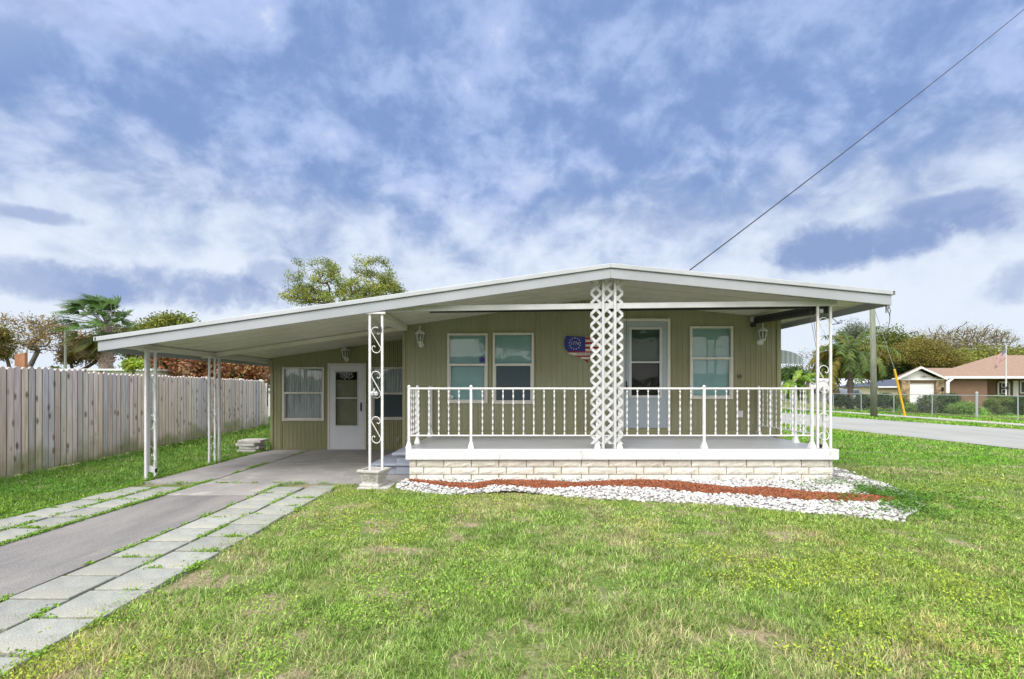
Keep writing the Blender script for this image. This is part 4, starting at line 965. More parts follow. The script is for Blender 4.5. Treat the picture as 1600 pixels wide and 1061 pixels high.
# ------------------------------------------------------------------ black shades and cords
m = MB(); m.prism([(PX(672, 7.42), PZ(487, 7.42)-.02), (PX(1288, 7.42), PZ(480.5, 7.42)-.02), (PX(1288, 7.42), PZ(480.5, 7.42)+.02), (PX(672, 7.42), PZ(487, 7.42)+.02)], 'y', 7.38, 7.42)
sh = tag(part('rolled_shade', m, M['black']), 'long thin black rolled shade fixed behind the white porch beam', 'shade')
m = MB(); m.tube([(4.62, YW-.1, PZ(501, YW)), (4.56, 7.46, PZ(487, 7.46)+.02)], .072, 10); o = part('rolled_shade', m, M['black'], smooth=False); tag(o, 'thick black rolled shade running back from the right porch column to the wall', 'shade')
m = MB(); m.box(4.52, 4.64, YW-.11, YW-.035, PZ(501, YW)-.03, PZ(501, YW)+.06); part('wall_bracket', m, M['white'], o)
m = MB(); m.box(PX(1280, 7.45), PX(1292, 7.45), 7.40, 7.46, PZ(490, 7.45), PZ(477, 7.45)); part('end_box', m, M['black'], o)
m = MB(); m.box(PX(1281, 7.38), PX(1286, 7.38), 7.375, 7.398, PZ(488.5, 7.38), PZ(483, 7.38)); part('end_label', m, M['white'], o)
cd_ = MB(); cd_.tube([P(1266.5, 478, 7.5), P(1268, 503, 7.5), P(1275.5, 545, 7.5), P(1276, 600, 7.5)], .004, 5); cd_.tube([P(1271, 478, 7.5), P(1272, 503, 7.5), P(1276.5, 540, 7.5), P(1277, 600, 7.5)], .004, 5)
tag(part('shade_cord', cd_, M['wire']), 'pair of thin grey cords hanging beside the right porch column', 'cord')
m = MB(); m.tube([P(979, 484, 7.4), P(978, 560, 7.4), P(978, 606, 7.4)], .0035, 5); tag(part('pull_cord', m, M['cable']), 'thin dark pull cord hanging in front of the porch door frame', 'cord')
# overhead line and hanging service cable
m = MB(); a = Vector(P(1078, 422, 8.6)); b = Vector(P(1680, -52, 16.0)); pts = []
for i in range(25):
    t = i/24; p = a.lerp(b, t); p.z -= .28*4*t*(1-t)*.35; pts.append(p)
m.tube(pts, .011, 6); tag(part('power_line', m, M['cable']), 'black overhead cable slanting up to the right from the roof', 'cable')
m = MB(); m.lathe([(.012, zroof(XE1)-.30), (.014, zroof(XE1)-.16)], XE1-.03, YE+.06, 8)
pts = [P(1389.5, 477, 7.16), P(1387, 485, 7.3), P(1390.5, 492, 7.5), P(1390, 503, 8.2), P(1386, 517, 9.5), P(1381, 540, 13), P(1373, 562, 19), P(1366.5, 575, 24)]
m.tube(pts, [.006]*5+[.008, .010, .012], 6); m.tube([P(1389, 478, 7.16), P(1391.5, 486, 7.3), P(1389.5, 493, 7.5)], .005, 5)
tag(part('service_cable', m, M['wire']), 'grey service cable looping from the right roof corner towards the utility pole', 'cable')

# ------------------------------------------------------------------ wood fence
def fpoint(Y): return np.array([fence_x(Y), Y])
fd_dir = np.array([-.1263, 1.0]); fd_dir /= np.linalg.norm(fd_dir); fd_n = np.array([fd_dir[1], -fd_dir[0]])   # towards the drive
fence = thing('wood_fence', 'tall weathered grey wood picket fence along the left side of the drive', 'fence', (float(fence_x(7.65)), 7.65, 0))
def fbox(m, s0, s1, n0, n1, z0, z1, dog=False, lean=0, y0=2.2):
    o = fpoint(y0)
    def q(s, n, z): p = o+fd_dir*s+fd_n*(n+lean*z); return (p[0], p[1], z)
    if not dog:
        v = [q(s0, n0, z0), q(s1, n0, z0), q(s1, n1, z0), q(s0, n1, z0), q(s0, n0, z1), q(s1, n0, z1), q(s1, n1, z1), q(s0, n1, z1)]
        m.add(v, [(0, 3, 2, 1), (4, 5, 6, 7), (0, 1, 5, 4), (1, 2, 6, 5), (2, 3, 7, 6), (3, 0, 4, 7)])
    else:
        e = (s1-s0)*.22; pr = [(s0, z0), (s1, z0), (s1, z1-.035), (s1-e, z1-.006), (s1-e*1.6, z1), (s0+e*1.6, z1), (s0+e, z1-.006), (s0, z1-.035)]; n = len(pr)
        mid_ = (s0+s1)/2; ins = [(s+(.009 if s < mid_ else -.009), z) for s, z in pr]
        v = [q(s, n0, z) for s, z in pr]+[q(s, n1-.014, z) for s, z in pr]+[q(s, n1, z) for s, z in ins]
        m.add(v, [tuple(range(n)), tuple(range(2*n, 3*n))[::-1]])
        cc = m.col; m.col = (.26, .23, .22)          # shade of the cracks between boards, put into the edge colour
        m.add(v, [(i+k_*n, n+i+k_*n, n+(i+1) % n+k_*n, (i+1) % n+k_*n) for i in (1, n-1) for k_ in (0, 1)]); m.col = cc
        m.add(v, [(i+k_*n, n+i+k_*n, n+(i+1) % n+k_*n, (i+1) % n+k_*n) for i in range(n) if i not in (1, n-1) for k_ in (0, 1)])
BOARD = [(1.02, 1.0, 1.0), (1.13, 1.03, .92), (.88, .90, 1.02), (.80, .80, .86), (1.18, 1.13, 1.08), (.95, .84, .80), (.98, 1.0, .96), (1.05, .98, 1.04)]
L_tot = (18.5-2.2)/fd_dir[1]; s = 0; bay = 0; ss = 0
while s < L_tot-.1:
    m = MB(); se = min(s+2.44, L_tot); zt0 = 1.80-.10*(s/L_tot)+random.uniform(-.015, .015)
    while ss < se-.01:
        w_ = random.choice((.136, .139, .137)); top = zt0+random.uniform(-.018, .018); off = random.uniform(-.004, .004); farside = s > L_tot*.62
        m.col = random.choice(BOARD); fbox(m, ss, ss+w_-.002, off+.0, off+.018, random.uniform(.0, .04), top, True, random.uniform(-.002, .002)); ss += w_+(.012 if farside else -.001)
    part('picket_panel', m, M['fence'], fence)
    m = MB(); fbox(m, s, se, -.045, -.008, .28, .37); part('rail', m, M['fence'], fence); m = MB(); fbox(m, s, se, -.045, -.008, .9, .98); part('rail', m, M['fence'], fence); m = MB(); fbox(m, s, se, -.045, -.008, 1.48, 1.56); part('rail', m, M['fence'], fence)
    m = MB(); fbox(m, se-.05, se+.04, -.14, -.05, 0, 1.76); part('post', m, M['fence'], fence)
    s = se; bay += 1
m = MB(); fbox(m, L_tot-.02, L_tot+.10, .03, .13, .0, 1.62); part('end_post', m, M['fence'], fence)
m = MB(); fbox(m, L_tot-.03, L_tot+.02, .131, .15, .75, 1.98); part('gate_latch', m, M['black'], fence)

# ------------------------------------------------------------------ trees
def tree(name, label, base, tips_fn, n_tips, trunk_r, leaf, leaf_n, spread, cols, cat='tree', group=None, bark='bark', seed=0, trunk_top=.35, height=6, bare=0.0, branch_r=.012, upward=.15, crown_name='crown', lean=0.0, min_r=.004):
    r_ = np.random.default_rng(seed); bx, by = base; t = thing(name, label, cat, (bx, by, 0), group)
    tips = np.array([tips_fn(r_) for _ in range(n_tips)])
    tt = trunk_top*height; nodes = [np.array([bx, by, 0.])]; par = [-1]
    k = 6
    for i in range(1, k+1): nodes.append(np.array([bx+lean*tt*i/k+r_.normal(0, .012*height*.3), by+r_.normal(0, .01*height*.3), tt*i/k])); par.append(i-1)
    order = np.argsort(np.linalg.norm(tips-nodes[-1], axis=1)); leafnodes = []
    for ti in order:
        tp = tips[ti]; arr = np.array(nodes[3:]); dv = tp-arr; dist = np.linalg.norm(dv, axis=1)
        pen = dist+np.maximum(0, arr[:, 2]-tp[2])*1.2+.22*np.linalg.norm(arr-nodes[k], axis=1)
        j = int(np.argmin(pen))+3; p0 = nodes[j]; seg = max(2, int(dist[j-3]/(.07*height))+1); prev = j
        bend = r_.normal(0, .07, 3)*dist[j-3]
        for q in range(1, seg+1):
            f = q/seg; p = p0+(tp-p0)*f+bend*math.sin(math.pi*f)+np.array([0, 0, -upward*dist[j-3]*math.sin(math.pi*f)*.5])
            nodes.append(p); par.append(prev); prev = len(nodes)-1
        leafnodes.append(prev)
    w = np.zeros(len(nodes)); 
    for ln in leafnodes: w[ln] += 1
    for i in range(len(nodes)-1, 0, -1): w[par[i]] += w[i]
    rad = np.maximum(trunk_r*(w/w[0])**.55, min_r)
    m = MB()
    for i in range(1, len(nodes)):
        r0, r1 = rad[par[i]], rad[i]
        if par[i] > k: r0 = min(r0, r1*1.35)
        m.tube([nodes[par[i]], nodes[i]], [r0, r1], 6 if r1 > .04 else 4, caps=False)
    part('trunk', m, M[bark], t, smooth=True)
    # leaves
    if leaf_n:
        T = np.array([nodes[i] for i in leafnodes]); dens = r_.random(len(T)) > bare; T = T[dens]
        if len(T):
            per = r_.uniform(.4, 1.6, len(T)); per /= per.sum(); idx = r_.choice(len(T), leaf_n, p=per)
            pts = T[idx]+np.clip(r_.normal(0, 1, (leaf_n, 3)), -2, 2)*np.array([spread, spread, spread*.7])
            tone = r_.uniform(.72, 1.25, len(T)); cc = np.array(cols)[r_.integers(0, len(cols), len(T))]; pick = np.array(cols)[r_.integers(0, len(cols), leaf_n)]
            col = (cc[idx]*.65+pick*.35)*tone[idx][:, None]
            n = leaf_n; u = r_.normal(0, 1, (n, 3)); u /= np.linalg.norm(u, axis=1, keepdims=True); v = np.cross(u, r_.normal(0, 1, (n, 3))); v /= np.linalg.norm(v, axis=1, keepdims=True)
            s_ = (leaf*r_.uniform(.6, 1.3, n))[:, None]
            vs = np.stack([pts-u*s_, pts-v*s_*.5, pts+u*s_, pts+v*s_*.5], 1).reshape(-1, 3)
            np_mesh(crown_name, vs, np.arange(n)[:, None]*4+np.arange(4)[None], col, M['leaf'], t)
    return t
def ell(cx_, cy_, cz_, rx, ry, rz_, shell=.45, flat=-.4):
    def f(r_):
        while True:
            p = r_.normal(0, 1, 3); p /= np.linalg.norm(p)
            if p[2] > flat: break
        return np.array([cx_, cy_, cz_])+p*np.array([rx, ry, rz_])*(shell+(1-shell)*r_.random()**.6)
    return f
def multi(*fs):
    return lambda r_: fs[r_.integers(0, len(fs))](r_)
def px_ell(px_, py_, rpx, rpy, d, **k): return ell(PX(px_, d), d, PZ(py_, d), rpx*d/F, rpx*d/F*.8, rpy*d/F, **k)

# left: sparse orange-leafed tree behind the fence
d = 22
tree('bare_tree', 'spreading tree with sparse orange brown leaves behind the left end of the fence', (PX(38, d), d), multi(px_ell(20, 528, 45, 38, d), px_ell(78, 535, 42, 34, d), px_ell(-40, 520, 60, 45, d), px_ell(55, 515, 50, 25, d)), 190, .10, .045, 6500, .18, [(.28, .17, .05), (.24, .18, .06), (.16, .16, .09), (.32, .21, .07)], seed=3, height=4, trunk_top=.5, bark='bark_grey', bare=.1, min_r=.012)
d = 20
tree('small_tree', 'narrow olive leafed tree at the far left over the fence', (PX(10, d), d), px_ell(2, 548, 15, 36, d), 40, .06, .05, 4200, .16, [(.16, .14, .03), (.20, .16, .04)], seed=5, height=3.6, trunk_top=.45)
d = 24
tree('shrubby_tree', 'rust and olive coloured bushy tree beside the thin post behind the fence', (PX(132, d), d), px_ell(132, 555, 28, 30, d), 70, .10, .06, 9000, .22, [(.27, .14, .05), (.22, .17, .05), (.16, .16, .04)], seed=6, height=3, trunk_top=.35)
d = 26
tree('leafy_tree', 'dark green leafy tree behind the fan palm', (PX(190, d), d), multi(px_ell(185, 540, 34, 34, d), px_ell(232, 548, 30, 26, d)), 80, .14, .07, 11000, .28, [(.08, .13, .03), (.12, .17, .035), (.15, .15, .05)], seed=8, height=3.6, trunk_top=.35)
d = 28
tree('leafy_tree', 'yellow green tree topping the carport roof beyond the fan palm', (PX(262, d), d), multi(px_ell(265, 512, 36, 20, d), px_ell(228, 522, 22, 14, d), px_ell(250, 545, 50, 25, d)), 90, .16, .08, 12000, .28, [(.20, .24, .035), (.14, .19, .03), (.26, .27, .04)], seed=9, height=4.5, trunk_top=.35)
d = 15
tree('lime_shrub', 'bright lime green shrub just above the fence top', (PX(212, d), d), px_ell(212, 572, 12, 12, d), 22, .03, .05, 900, .09, [(.32, .42, .04), (.22, .34, .04)], seed=10, height=2, trunk_top=.5, cat='shrub')
d = 20.5
tree('red_leaf_hedge', 'dense hedge of rust red leaves showing over the fence under the carport roof', (PX(330, d), d), multi(px_ell(268, 572, 34, 30, d, flat=-1), px_ell(325, 576, 42, 34, d, flat=-1), px_ell(378, 586, 26, 26, d, flat=-1)), 220, .09, .085, 19000, .24, [(.36, .10, .05), (.26, .075, .04), (.38, .16, .07), (.20, .10, .045), (.45, .28, .18), (.16, .2, .05)], seed=11, height=2.5, trunk_top=.3, cat='hedge')
d = 32
tree('pink_brown_tree', 'faded pinkish brown tree seen between the fence end and the house corner', (PX(410, d), d), px_ell(408, 585, 34, 26, d), 60, .12, .08, 8000, .32, [(.30, .17, .12), (.24, .14, .09), (.26, .2, .1)], seed=12, height=3.6, trunk_top=.4, bark='bark_grey')
# tree behind the roof
d = 23
tree('airy_tree', 'airy tree with yellow green leaf clusters rising behind the roof, left of the ridge', (PX(530, d), d), multi(px_ell(500, 440, 50, 38, d, shell=.3), px_ell(580, 438, 46, 36, d, shell=.3), px_ell(480, 465, 38, 18, d), px_ell(600, 460, 34, 18, d), px_ell(545, 470, 50, 22, d)), 330, .22, .042, 24000, .14, [(.30, .34, .05), (.20, .28, .06), (.15, .21, .08), (.22, .27, .09), (.38, .38, .05)], seed=14, height=6.4, trunk_top=.45, bark='bark_grey', min_r=.011, bare=.12)

# fan palm
def fan_palm():
    d = 19.5; bx, by = PX(166, d), d; zc = PZ(508, d)
    t = thing('fan_palm', 'fan palm with windblown fronds standing behind the fence', 'palm tree', (bx, by, 0))
    m = MB(); m.tube([(bx+.05, by, 0), (bx+.02, by, 1.2), (bx, by, 2.4), (bx, by, zc)], [.26, .24, .22, .17], 12)
    r_ = random.Random(4)
    for i in range(170):
        a = r_.uniform(0, 6.28); z_ = r_.uniform(.4, zc-.2); m.tube([(bx+.22*math.cos(a), by+.22*math.sin(a), z_), (bx+.32*math.cos(a+.2), by+.32*math.sin(a+.2), z_+.12)], [.03, .008], 4)
    part('trunk', m, M['husk'], t)
    V = []; Fs = []; Cs = []; mm = MB(); base = 0
    for i in range(72):
        az_ = r_.uniform(0, 2*math.pi); el_ = R(r_.uniform(-35, 85)) if i < 48 else R(r_.uniform(-85, -35))
        L_ = r_.uniform(.65, 1.0)
        dirv = Vector((math.cos(az_)*math.cos(el_), math.sin(az_)*math.cos(el_), math.sin(el_)))
        st = Vector((bx, by, zc)); wind = Vector((-.42, 0, .02))
        tip = st+dirv*L_+wind*L_*.8; mid = st+dirv*L_*.55+wind*.12
        mm.tube([st, mid, tip], [.018, .014, .010], 5)
        fd_ = (tip-mid).normalized(); fd_ = (fd_+Vector((-.5, 0, -.1))).normalized(); side = fd_.cross(Vector((r_.uniform(-.6, .6), r_.uniform(-.9, .3), 1))).normalized(); up = side.cross(fd_)
        nb = 17; g_ = r_.uniform(.7, 1.2); dead = i >= 62
        for b in range(nb):
            q = (b/(nb-1)-.5)*2; a = q*R(72); dr_ = (fd_*math.cos(a)+side*math.sin(a)+up*.18*abs(q)).normalized(); ln = r_.uniform(.6, .85)*(1-.18*abs(q))
            p0 = tip; p1 = tip+dr_*ln*.5; p2 = tip+dr_*ln*.85+wind*.20+Vector((0, 0, -.10)); w_ = up.cross(dr_).normalized()*.026
            for pp in (p0-w_*.3, p0+w_*.3, p1+w_, p1-w_, p2+w_*.25, p2-w_*.25): V.append(tuple(pp))
            Fs += [(base, base+1, base+2, base+3), (base+3, base+2, base+4, base+5)]; base += 6
            cc = (.26, .17, .08) if dead else ((.055*g_+.01, .125*g_+.01, .025) if i < 48 else (.11*g_, .13*g_, .025))
            Cs += [cc, cc]
    part('stalks', mm, M['palm_bark'], t)
    np_mesh('crown', np.array(V), np.array(Fs), np.array(Cs), M['leaf'], t)
fan_palm()
def queen_palm(label, px_, basepy, crownpy, d, n, L_, cols, seed, tr=.16, group=None):
    bx, by = PX(px_, d), d; zc = PZ(crownpy, d); r_ = random.Random(seed)
    t = thing('feather_palm', label, 'palm tree', (bx, by, 0), group)
    m = MB(); m.tube([(bx-.05, by, 0), (bx-.02, by, zc*.3), (bx, by, zc*.75), (bx, by, zc-.2), (bx, by, zc+.3)], [tr*1.35, tr, tr*.95, tr*.9, tr*.5], 12); part('trunk', m, M['palm_bark'], t, smooth=True)
    V = []; Fs = []; Cs = []; mm = MB(); base = 0
    for i in range(n):
        az_ = 2*math.pi*i/n*2.4+r_.uniform(-.3, .3); rise = R(r_.uniform(-12, 80)); ll = L_*r_.uniform(.8, 1.15); pts = []
        h_ = Vector((math.cos(az_), math.sin(az_), 0)); p = Vector((bx, by, zc)); ang = rise; st = 12
        for k in range(st+1):
            pts.append(p.copy()); p = p+(h_*math.cos(ang)+Vector((0, 0, math.sin(ang))))*ll/st; ang -= R(5.5+4*(1-rise/R(80)))*(1.0+.05*k)
            ang = max(ang, R(-85))
        mm.tube(pts, [.028*(1-.8*k/st) for k in range(st+1)], 4)
        cc0 = cols[r_.randrange(len(cols))]
        for k in range(3, st*6):
            f = k/6.0; i0 = int(f)
            if i0 >= st: break
            c0 = pts[i0].lerp(pts[i0+1], f-i0); tg = (pts[i0+1]-pts[i0]).normalized(); sd = tg.cross(Vector((0, 0, 1))).normalized(); 
            for s_ in (-1, 1):
                l1 = .36*L_/2*(1-.55*abs(f/st-.4))*r_.uniform(.8, 1.1); dr_ = (sd*s_*.8+tg*.45+Vector((0, 0, r_.uniform(-.7, .25)))).normalized(); p1 = c0+dr_*l1*.55; p2 = c0+dr_*l1+Vector((0, 0, -.28*l1)); w_ = tg*.034
                for pp in (c0-w_*.5, c0+w_*.5, p1+w_, p1-w_, p2+w_*.2, p2-w_*.2): V.append(tuple(pp))
                Fs += [(base, base+1, base+2, base+3), (base+3, base+2, base+4, base+5)]; base += 6; q = r_.uniform(.75, 1.2)
                cc = tuple(x_*q for x_ in cc0); Cs += [cc, cc]
    part('stalks', mm, M['bark_grey'], t); np_mesh('crown', np.array(V), np.array(Fs), np.array(Cs), M['leaf'], t)
queen_palm('tall feather palm with drooping fronds in the yard across the road', 1329, 640, 556, 33, 42, 2.9, [(.065, .115, .02), (.08, .135, .025), (.11, .16, .03), (.25, .21, .03)], 3, .17)
queen_palm('small bright green palm seen beyond the right house corner', 1243, 640, 600, 30, 16, 1.5, [(.16, .30, .03), (.22, .36, .04)], 5, .10)

# right side trees
d = 62
tree('oak_tree', 'broad dark green oak behind the utility pole', (PX(1392, d), d), multi(px_ell(1392, 545, 44, 26, d, shell=.2), px_ell(1372, 560, 36, 24, d, shell=.2), px_ell(1400, 580, 40, 22, d, shell=.2)), 150, .5, .16, 26000, .75, [(.14, .18, .035), (.10, .14, .03), (.21, .22, .04)], seed=21, height=9, trunk_top=.3)
d = 64
tree('oak_tree', 'dense green tree behind the feather palm and the white roofed house', (PX(1310, d), d), multi(px_ell(1312, 575, 30, 24, d, shell=.2), px_ell(1345, 582, 24, 20, d), px_ell(1290, 590, 18, 14, d)), 120, .4, .16, 18000, .7, [(.10, .14, .03), (.13, .17, .04), (.16, .17, .04)], seed=22, height=6, trunk_top=.3)
d = 70
tree('pine_tree', 'wispy grey green pine top rising behind the feather palm', (PX(1336, d), d), multi(px_ell(1338, 520, 20, 17, d), px_ell(1328, 530, 14, 12, d)), 60, .2, .11, 4500, .55, [(.12, .16, .09), (.15, .18, .11)], seed=23, height=9, trunk_top=.5, bark='bark_grey', min_r=.03)
d = 56
tree('bushy_tree', 'rounded olive brown tree left of the brown roofed house ridge', (PX(1438, d), d), multi(px_ell(1438, 558, 38, 27, d, shell=.2), px_ell(1465, 570, 40, 18, d, shell=.2)), 170, .35, .09, 42000, .55, [(.19, .175, .03), (.15, .15, .028), (.21, .165, .04)], seed=24, height=6, trunk_top=.3)
d = 66
tree('bare_tree', 'wide nearly bare tree with twiggy crown above the brown roofed house', (PX(1495, d), d), multi(px_ell(1490, 535, 78, 32, d, shell=.2), px_ell(1520, 540, 60, 26, d), px_ell(1450, 545, 45, 22, d)), 480, .45, .075, 13000, .38, [(.25, .24, .09), (.22, .19, .08), (.26, .22, .10)], seed=25, height=9, trunk_top=.35, bark='bark_grey', min_r=.055, bare=.1)
d = 60
tree('green_tree', 'green tree mass just above the brown roof ridge at the right edge', (PX(1560, d), d), multi(px_ell(1545, 560, 45, 12, d), px_ell(1600, 562, 40, 14, d), px_ell(1500, 568, 40, 14, d)), 120, .3, .14, 13000, .6, [(.17, .20, .04), (.23, .24, .05)], seed=26, height=5, trunk_top=.3)
d = 48
tree('bare_tree', 'small leafless twiggy tree between the house corner and the porch column', (PX(1262, d), d), multi(px_ell(1262, 572, 24, 32, d), px_ell(1240, 585, 20, 20, d)), 120, .15, .06, 900, .4, [(.2, .2, .1)], seed=27, height=6, trunk_top=.35, bark='bark_grey', min_r=.02)
d = 58
tree('dark_tree', 'dark evergreen clump beside the yellow cable guard', (PX(1402, d), d), px_ell(1404, 580, 18, 26, d), 60, .2, .14, 9000, .55, [(.035, .06, .02), (.05, .08, .025)], seed=28, height=5, trunk_top=.3)
d = 45
tree('green_tree', 'leafy green shrub tree low behind the small bright palm', (PX(1243, d), d), px_ell(1240, 590, 22, 14, d), 40, .12, .1, 3500, .35, [(.08, .15, .03), (.05, .09, .02)], seed=29, height=3.5, trunk_top=.3)

# shrubs beyond the chain link fence
def shrub(label, px_, py_, rpx, rpy, d, cols, n=5000, leaf=.05, seed=0, name='shrub', round_=False):
    return tree(name, label, (PX(px_, d), d), px_ell(px_, py_, rpx*.85, rpy*.85, d, shell=.55, flat=-.9), 60, .03, leaf, n, .10 if round_ else .15, cols, cat='shrub', seed=seed, height=.6, trunk_top=.2)
dg = [(.05, .10, .025), (.07, .13, .03), (.035, .07, .02)]; lg = [(.16, .28, .04), (.11, .22, .035)]
shrub('dark clipped hedge left of the feather palm trunk', 1312, 626, 12, 10, 33, dg, seed=41)
shrub('second dark shrub, between the feather palm trunk and the wooden pole', 1349, 628, 13, 10, 32, dg, seed=42)
shrub('dark shrub just right of the wooden utility pole', 1381, 626, 12, 11, 31, dg, seed=43)
shrub('olive shrub in front of the left garage pillar', 1402, 628, 10, 10, 31, [(.10, .15, .03), (.14, .18, .04)], seed=44)
shrub('grey green twiggy bush before the white garage door', 1450, 632, 12, 14, 27.5, [(.14, .18, .10), (.08, .12, .05)], 3500, seed=45)
shrub('dark green bush right of the garage door', 1478, 630, 20, 16, 28, dg, 8000, seed=46)
shrub('low bright green bush in front of the brown wall', 1503, 639, 16, 9, 26.5, lg, 5000, seed=47)
shrub('small low shrub left of the thick chain link fence post', 1518, 641, 7, 6, 26.5, lg, 1500, seed=48)
shrub('large rounded clipped bush near the flagpole', 1563, 633, 21, 16, 26, [(.13, .19, .03), (.10, .16, .03), (.16, .22, .05)], 14000, .04, 49, round_=True)
shrub('dark clipped hedge at the right edge of the photograph', 1597, 634, 14, 17, 25.5, dg, 9000, .04, 50, round_=True)
shrub('low lime coloured plants at the foot of the garage door', 1425, 638, 12, 5, 29, lg, 2500, seed=51, name='flower_bed_plant')
m = MB(); m.prism([(21.2, 33), (22.9, 22), (23.9, 22), (22.6, 33)], 'z', .0, .03); tag(part('mulch_border', m, mat('brown_mulch', (.10, .05, .04), .95, (.06, .03, .025), 10, bump=1, bscale=20)), kind='structure')

# ------------------------------------------------------------------ far street things
cf = thing('chain_link_fence', 'low galvanised chain link fence across the road', 'fence', (22.3, 24.2, 0))
fa, fb = Vector((23.0, 19.5, 0)), Vector((20.9, 35, 0)); fdv = fb-fa
def cfp(t, z_): p = fa+fdv*t; return (p.x, p.y, z_)
m = MB(); m.tube([cfp(0, 1.08), cfp(1, 1.08)], .021, 6); part('top_rail', m, M['steel'], cf)
pc = None
for px_ in (1302, 1346, 1397, 1457, 1526, 1590):
    # find t where projected x = px_
    bt = min(np.linspace(0, 1, 400), key=lambda t: abs(800+F*cfp(t, 0)[0]/cfp(t, 0)[1]-px_)); p = cfp(bt, 0); r_ = .055 if px_ == 1526 else .024
    m = MB(); m.tube([p, (p[0], p[1], 1.2 if px_ == 1526 else 1.1)], r_, 8)
    if px_ == 1526: m.lathe([(.065, 1.2), (.065, 1.23), (.02, 1.27)], p[0], p[1], 8)
    part('post', m, M['steel'], cf)
m = MB(); n = 150
for i in range(n):
    s0 = i/n
    for sg_ in (1, -1):
        L0 = 15.64; dt = 1.02/L0; t1 = s0+sg_*dt
        ta, tb = s0, min(max(t1, 0), 1); zz1 = .03+1.02*abs(tb-ta)/dt
        m.tube([cfp(ta, .03), cfp(tb, zz1)], .0010, 3, caps=False)
part('mesh', m, M['steel'], cf)
# utility pole, guy guard
d = 24.5; m = MB(); x_ = PX(1365.5, d); m.tube([(x_, d, 0), (x_-.03, d, 3), (x_-.09, d, 5.95)], [.15, .13, .115], 14)
up = thing('utility_pole', 'greenish weathered wooden utility pole on the far verge', 'pole', (x_, d, 0)); part('shaft', m, M['pole'], up, smooth=True)
m = MB(); m.lathe([(.12, 5.95), (.125, 5.96), (.0, 6.0)], x_-.09, d, 12); part('pole_cap', m, M['steel'], up)
m = MB(); a = Vector(P(1397.5, 577, 24.5)); b = Vector(P(1414.5, 650, 24.8)); b.z = 0; m.tube([a, b], .048, 8); gg = thing('guy_wire', 'yellow plastic guarded guy wire leaning beside the utility pole', 'guy wire', tuple(b)); part('guard', m, M['yellow'], gg)
m = MB(); m.tube([(x_-.08, d, 5.7), a], .012, 5); part('wire', m, M['wire'], gg)
# flagpole
d = 33; fp = thing('flagpole', 'white flagpole in front of the brown roofed house', 'flagpole', (PX(1572, d), d, 0))
m = MB(); x_ = PX(1572, d); m.tube([(x_, d, 0), (x_, d, PZ(540, d))], [.05, .03], 10); part('pole', m, M['white'], fp)
m = MB(); zf = PZ(539.5, d); m.lathe([(.0, zf-.04), (.05, zf), (.0, zf+.05)], x_, d, 10); part('finial', m, M['steel'], fp)
m = MB(); m.box(x_-.09, x_+.09, d-.09, d-.05, PZ(608, d), PZ(604, d)); part('cleat_box', m, M['black'], fp)
def flag():
    NX, NZ = 26, 26; pos = {}
    mm = MB(); x0_, z1_ = PX(1571, d), PZ(544, d)
    vs = []
    for i in range(NX+1):
        for j in range(NZ+1):
            u, v = i/NX, j/NZ
            x_ = x0_-u*.72-.05*math.sin(v*3)*u; z_ = z1_-v*.62-u*u*.30-u*.45; y_ = d-.03+.10*math.sin(u*11+v*2)*(.2+u)
            vs.append((x_, y_, z_))
    def id_(i, j): return i*(NZ+1)+j
    mm.v = vs
    for i in range(NX):
        for j in range(NZ):
            mm.f.append((id_(i, j), id_(i, j+1), id_(i+1, j+1), id_(i+1, j)))
            st = int(j/NZ*13); can = (i/NX < .42) and st < 7
            c_ = (.01, .02, .10) if can else ((.32, .01, .02) if st % 2 == 0 else (.6, .6, .6))
            if can and (i % 2 == 1) and (j % 2 == 1): c_ = (.6, .6, .65)
            mm.c.append(c_)
    mm.v = [(p[0], p[1], p[2]) for p in mm.v]
    o = part('flag', mm, M['paint']); tag(o, 'American flag hanging limp from the white flagpole', 'flag')
    s_ = o.modifiers.new('thick', 'SOLIDIFY'); s_.thickness = .006
flag()

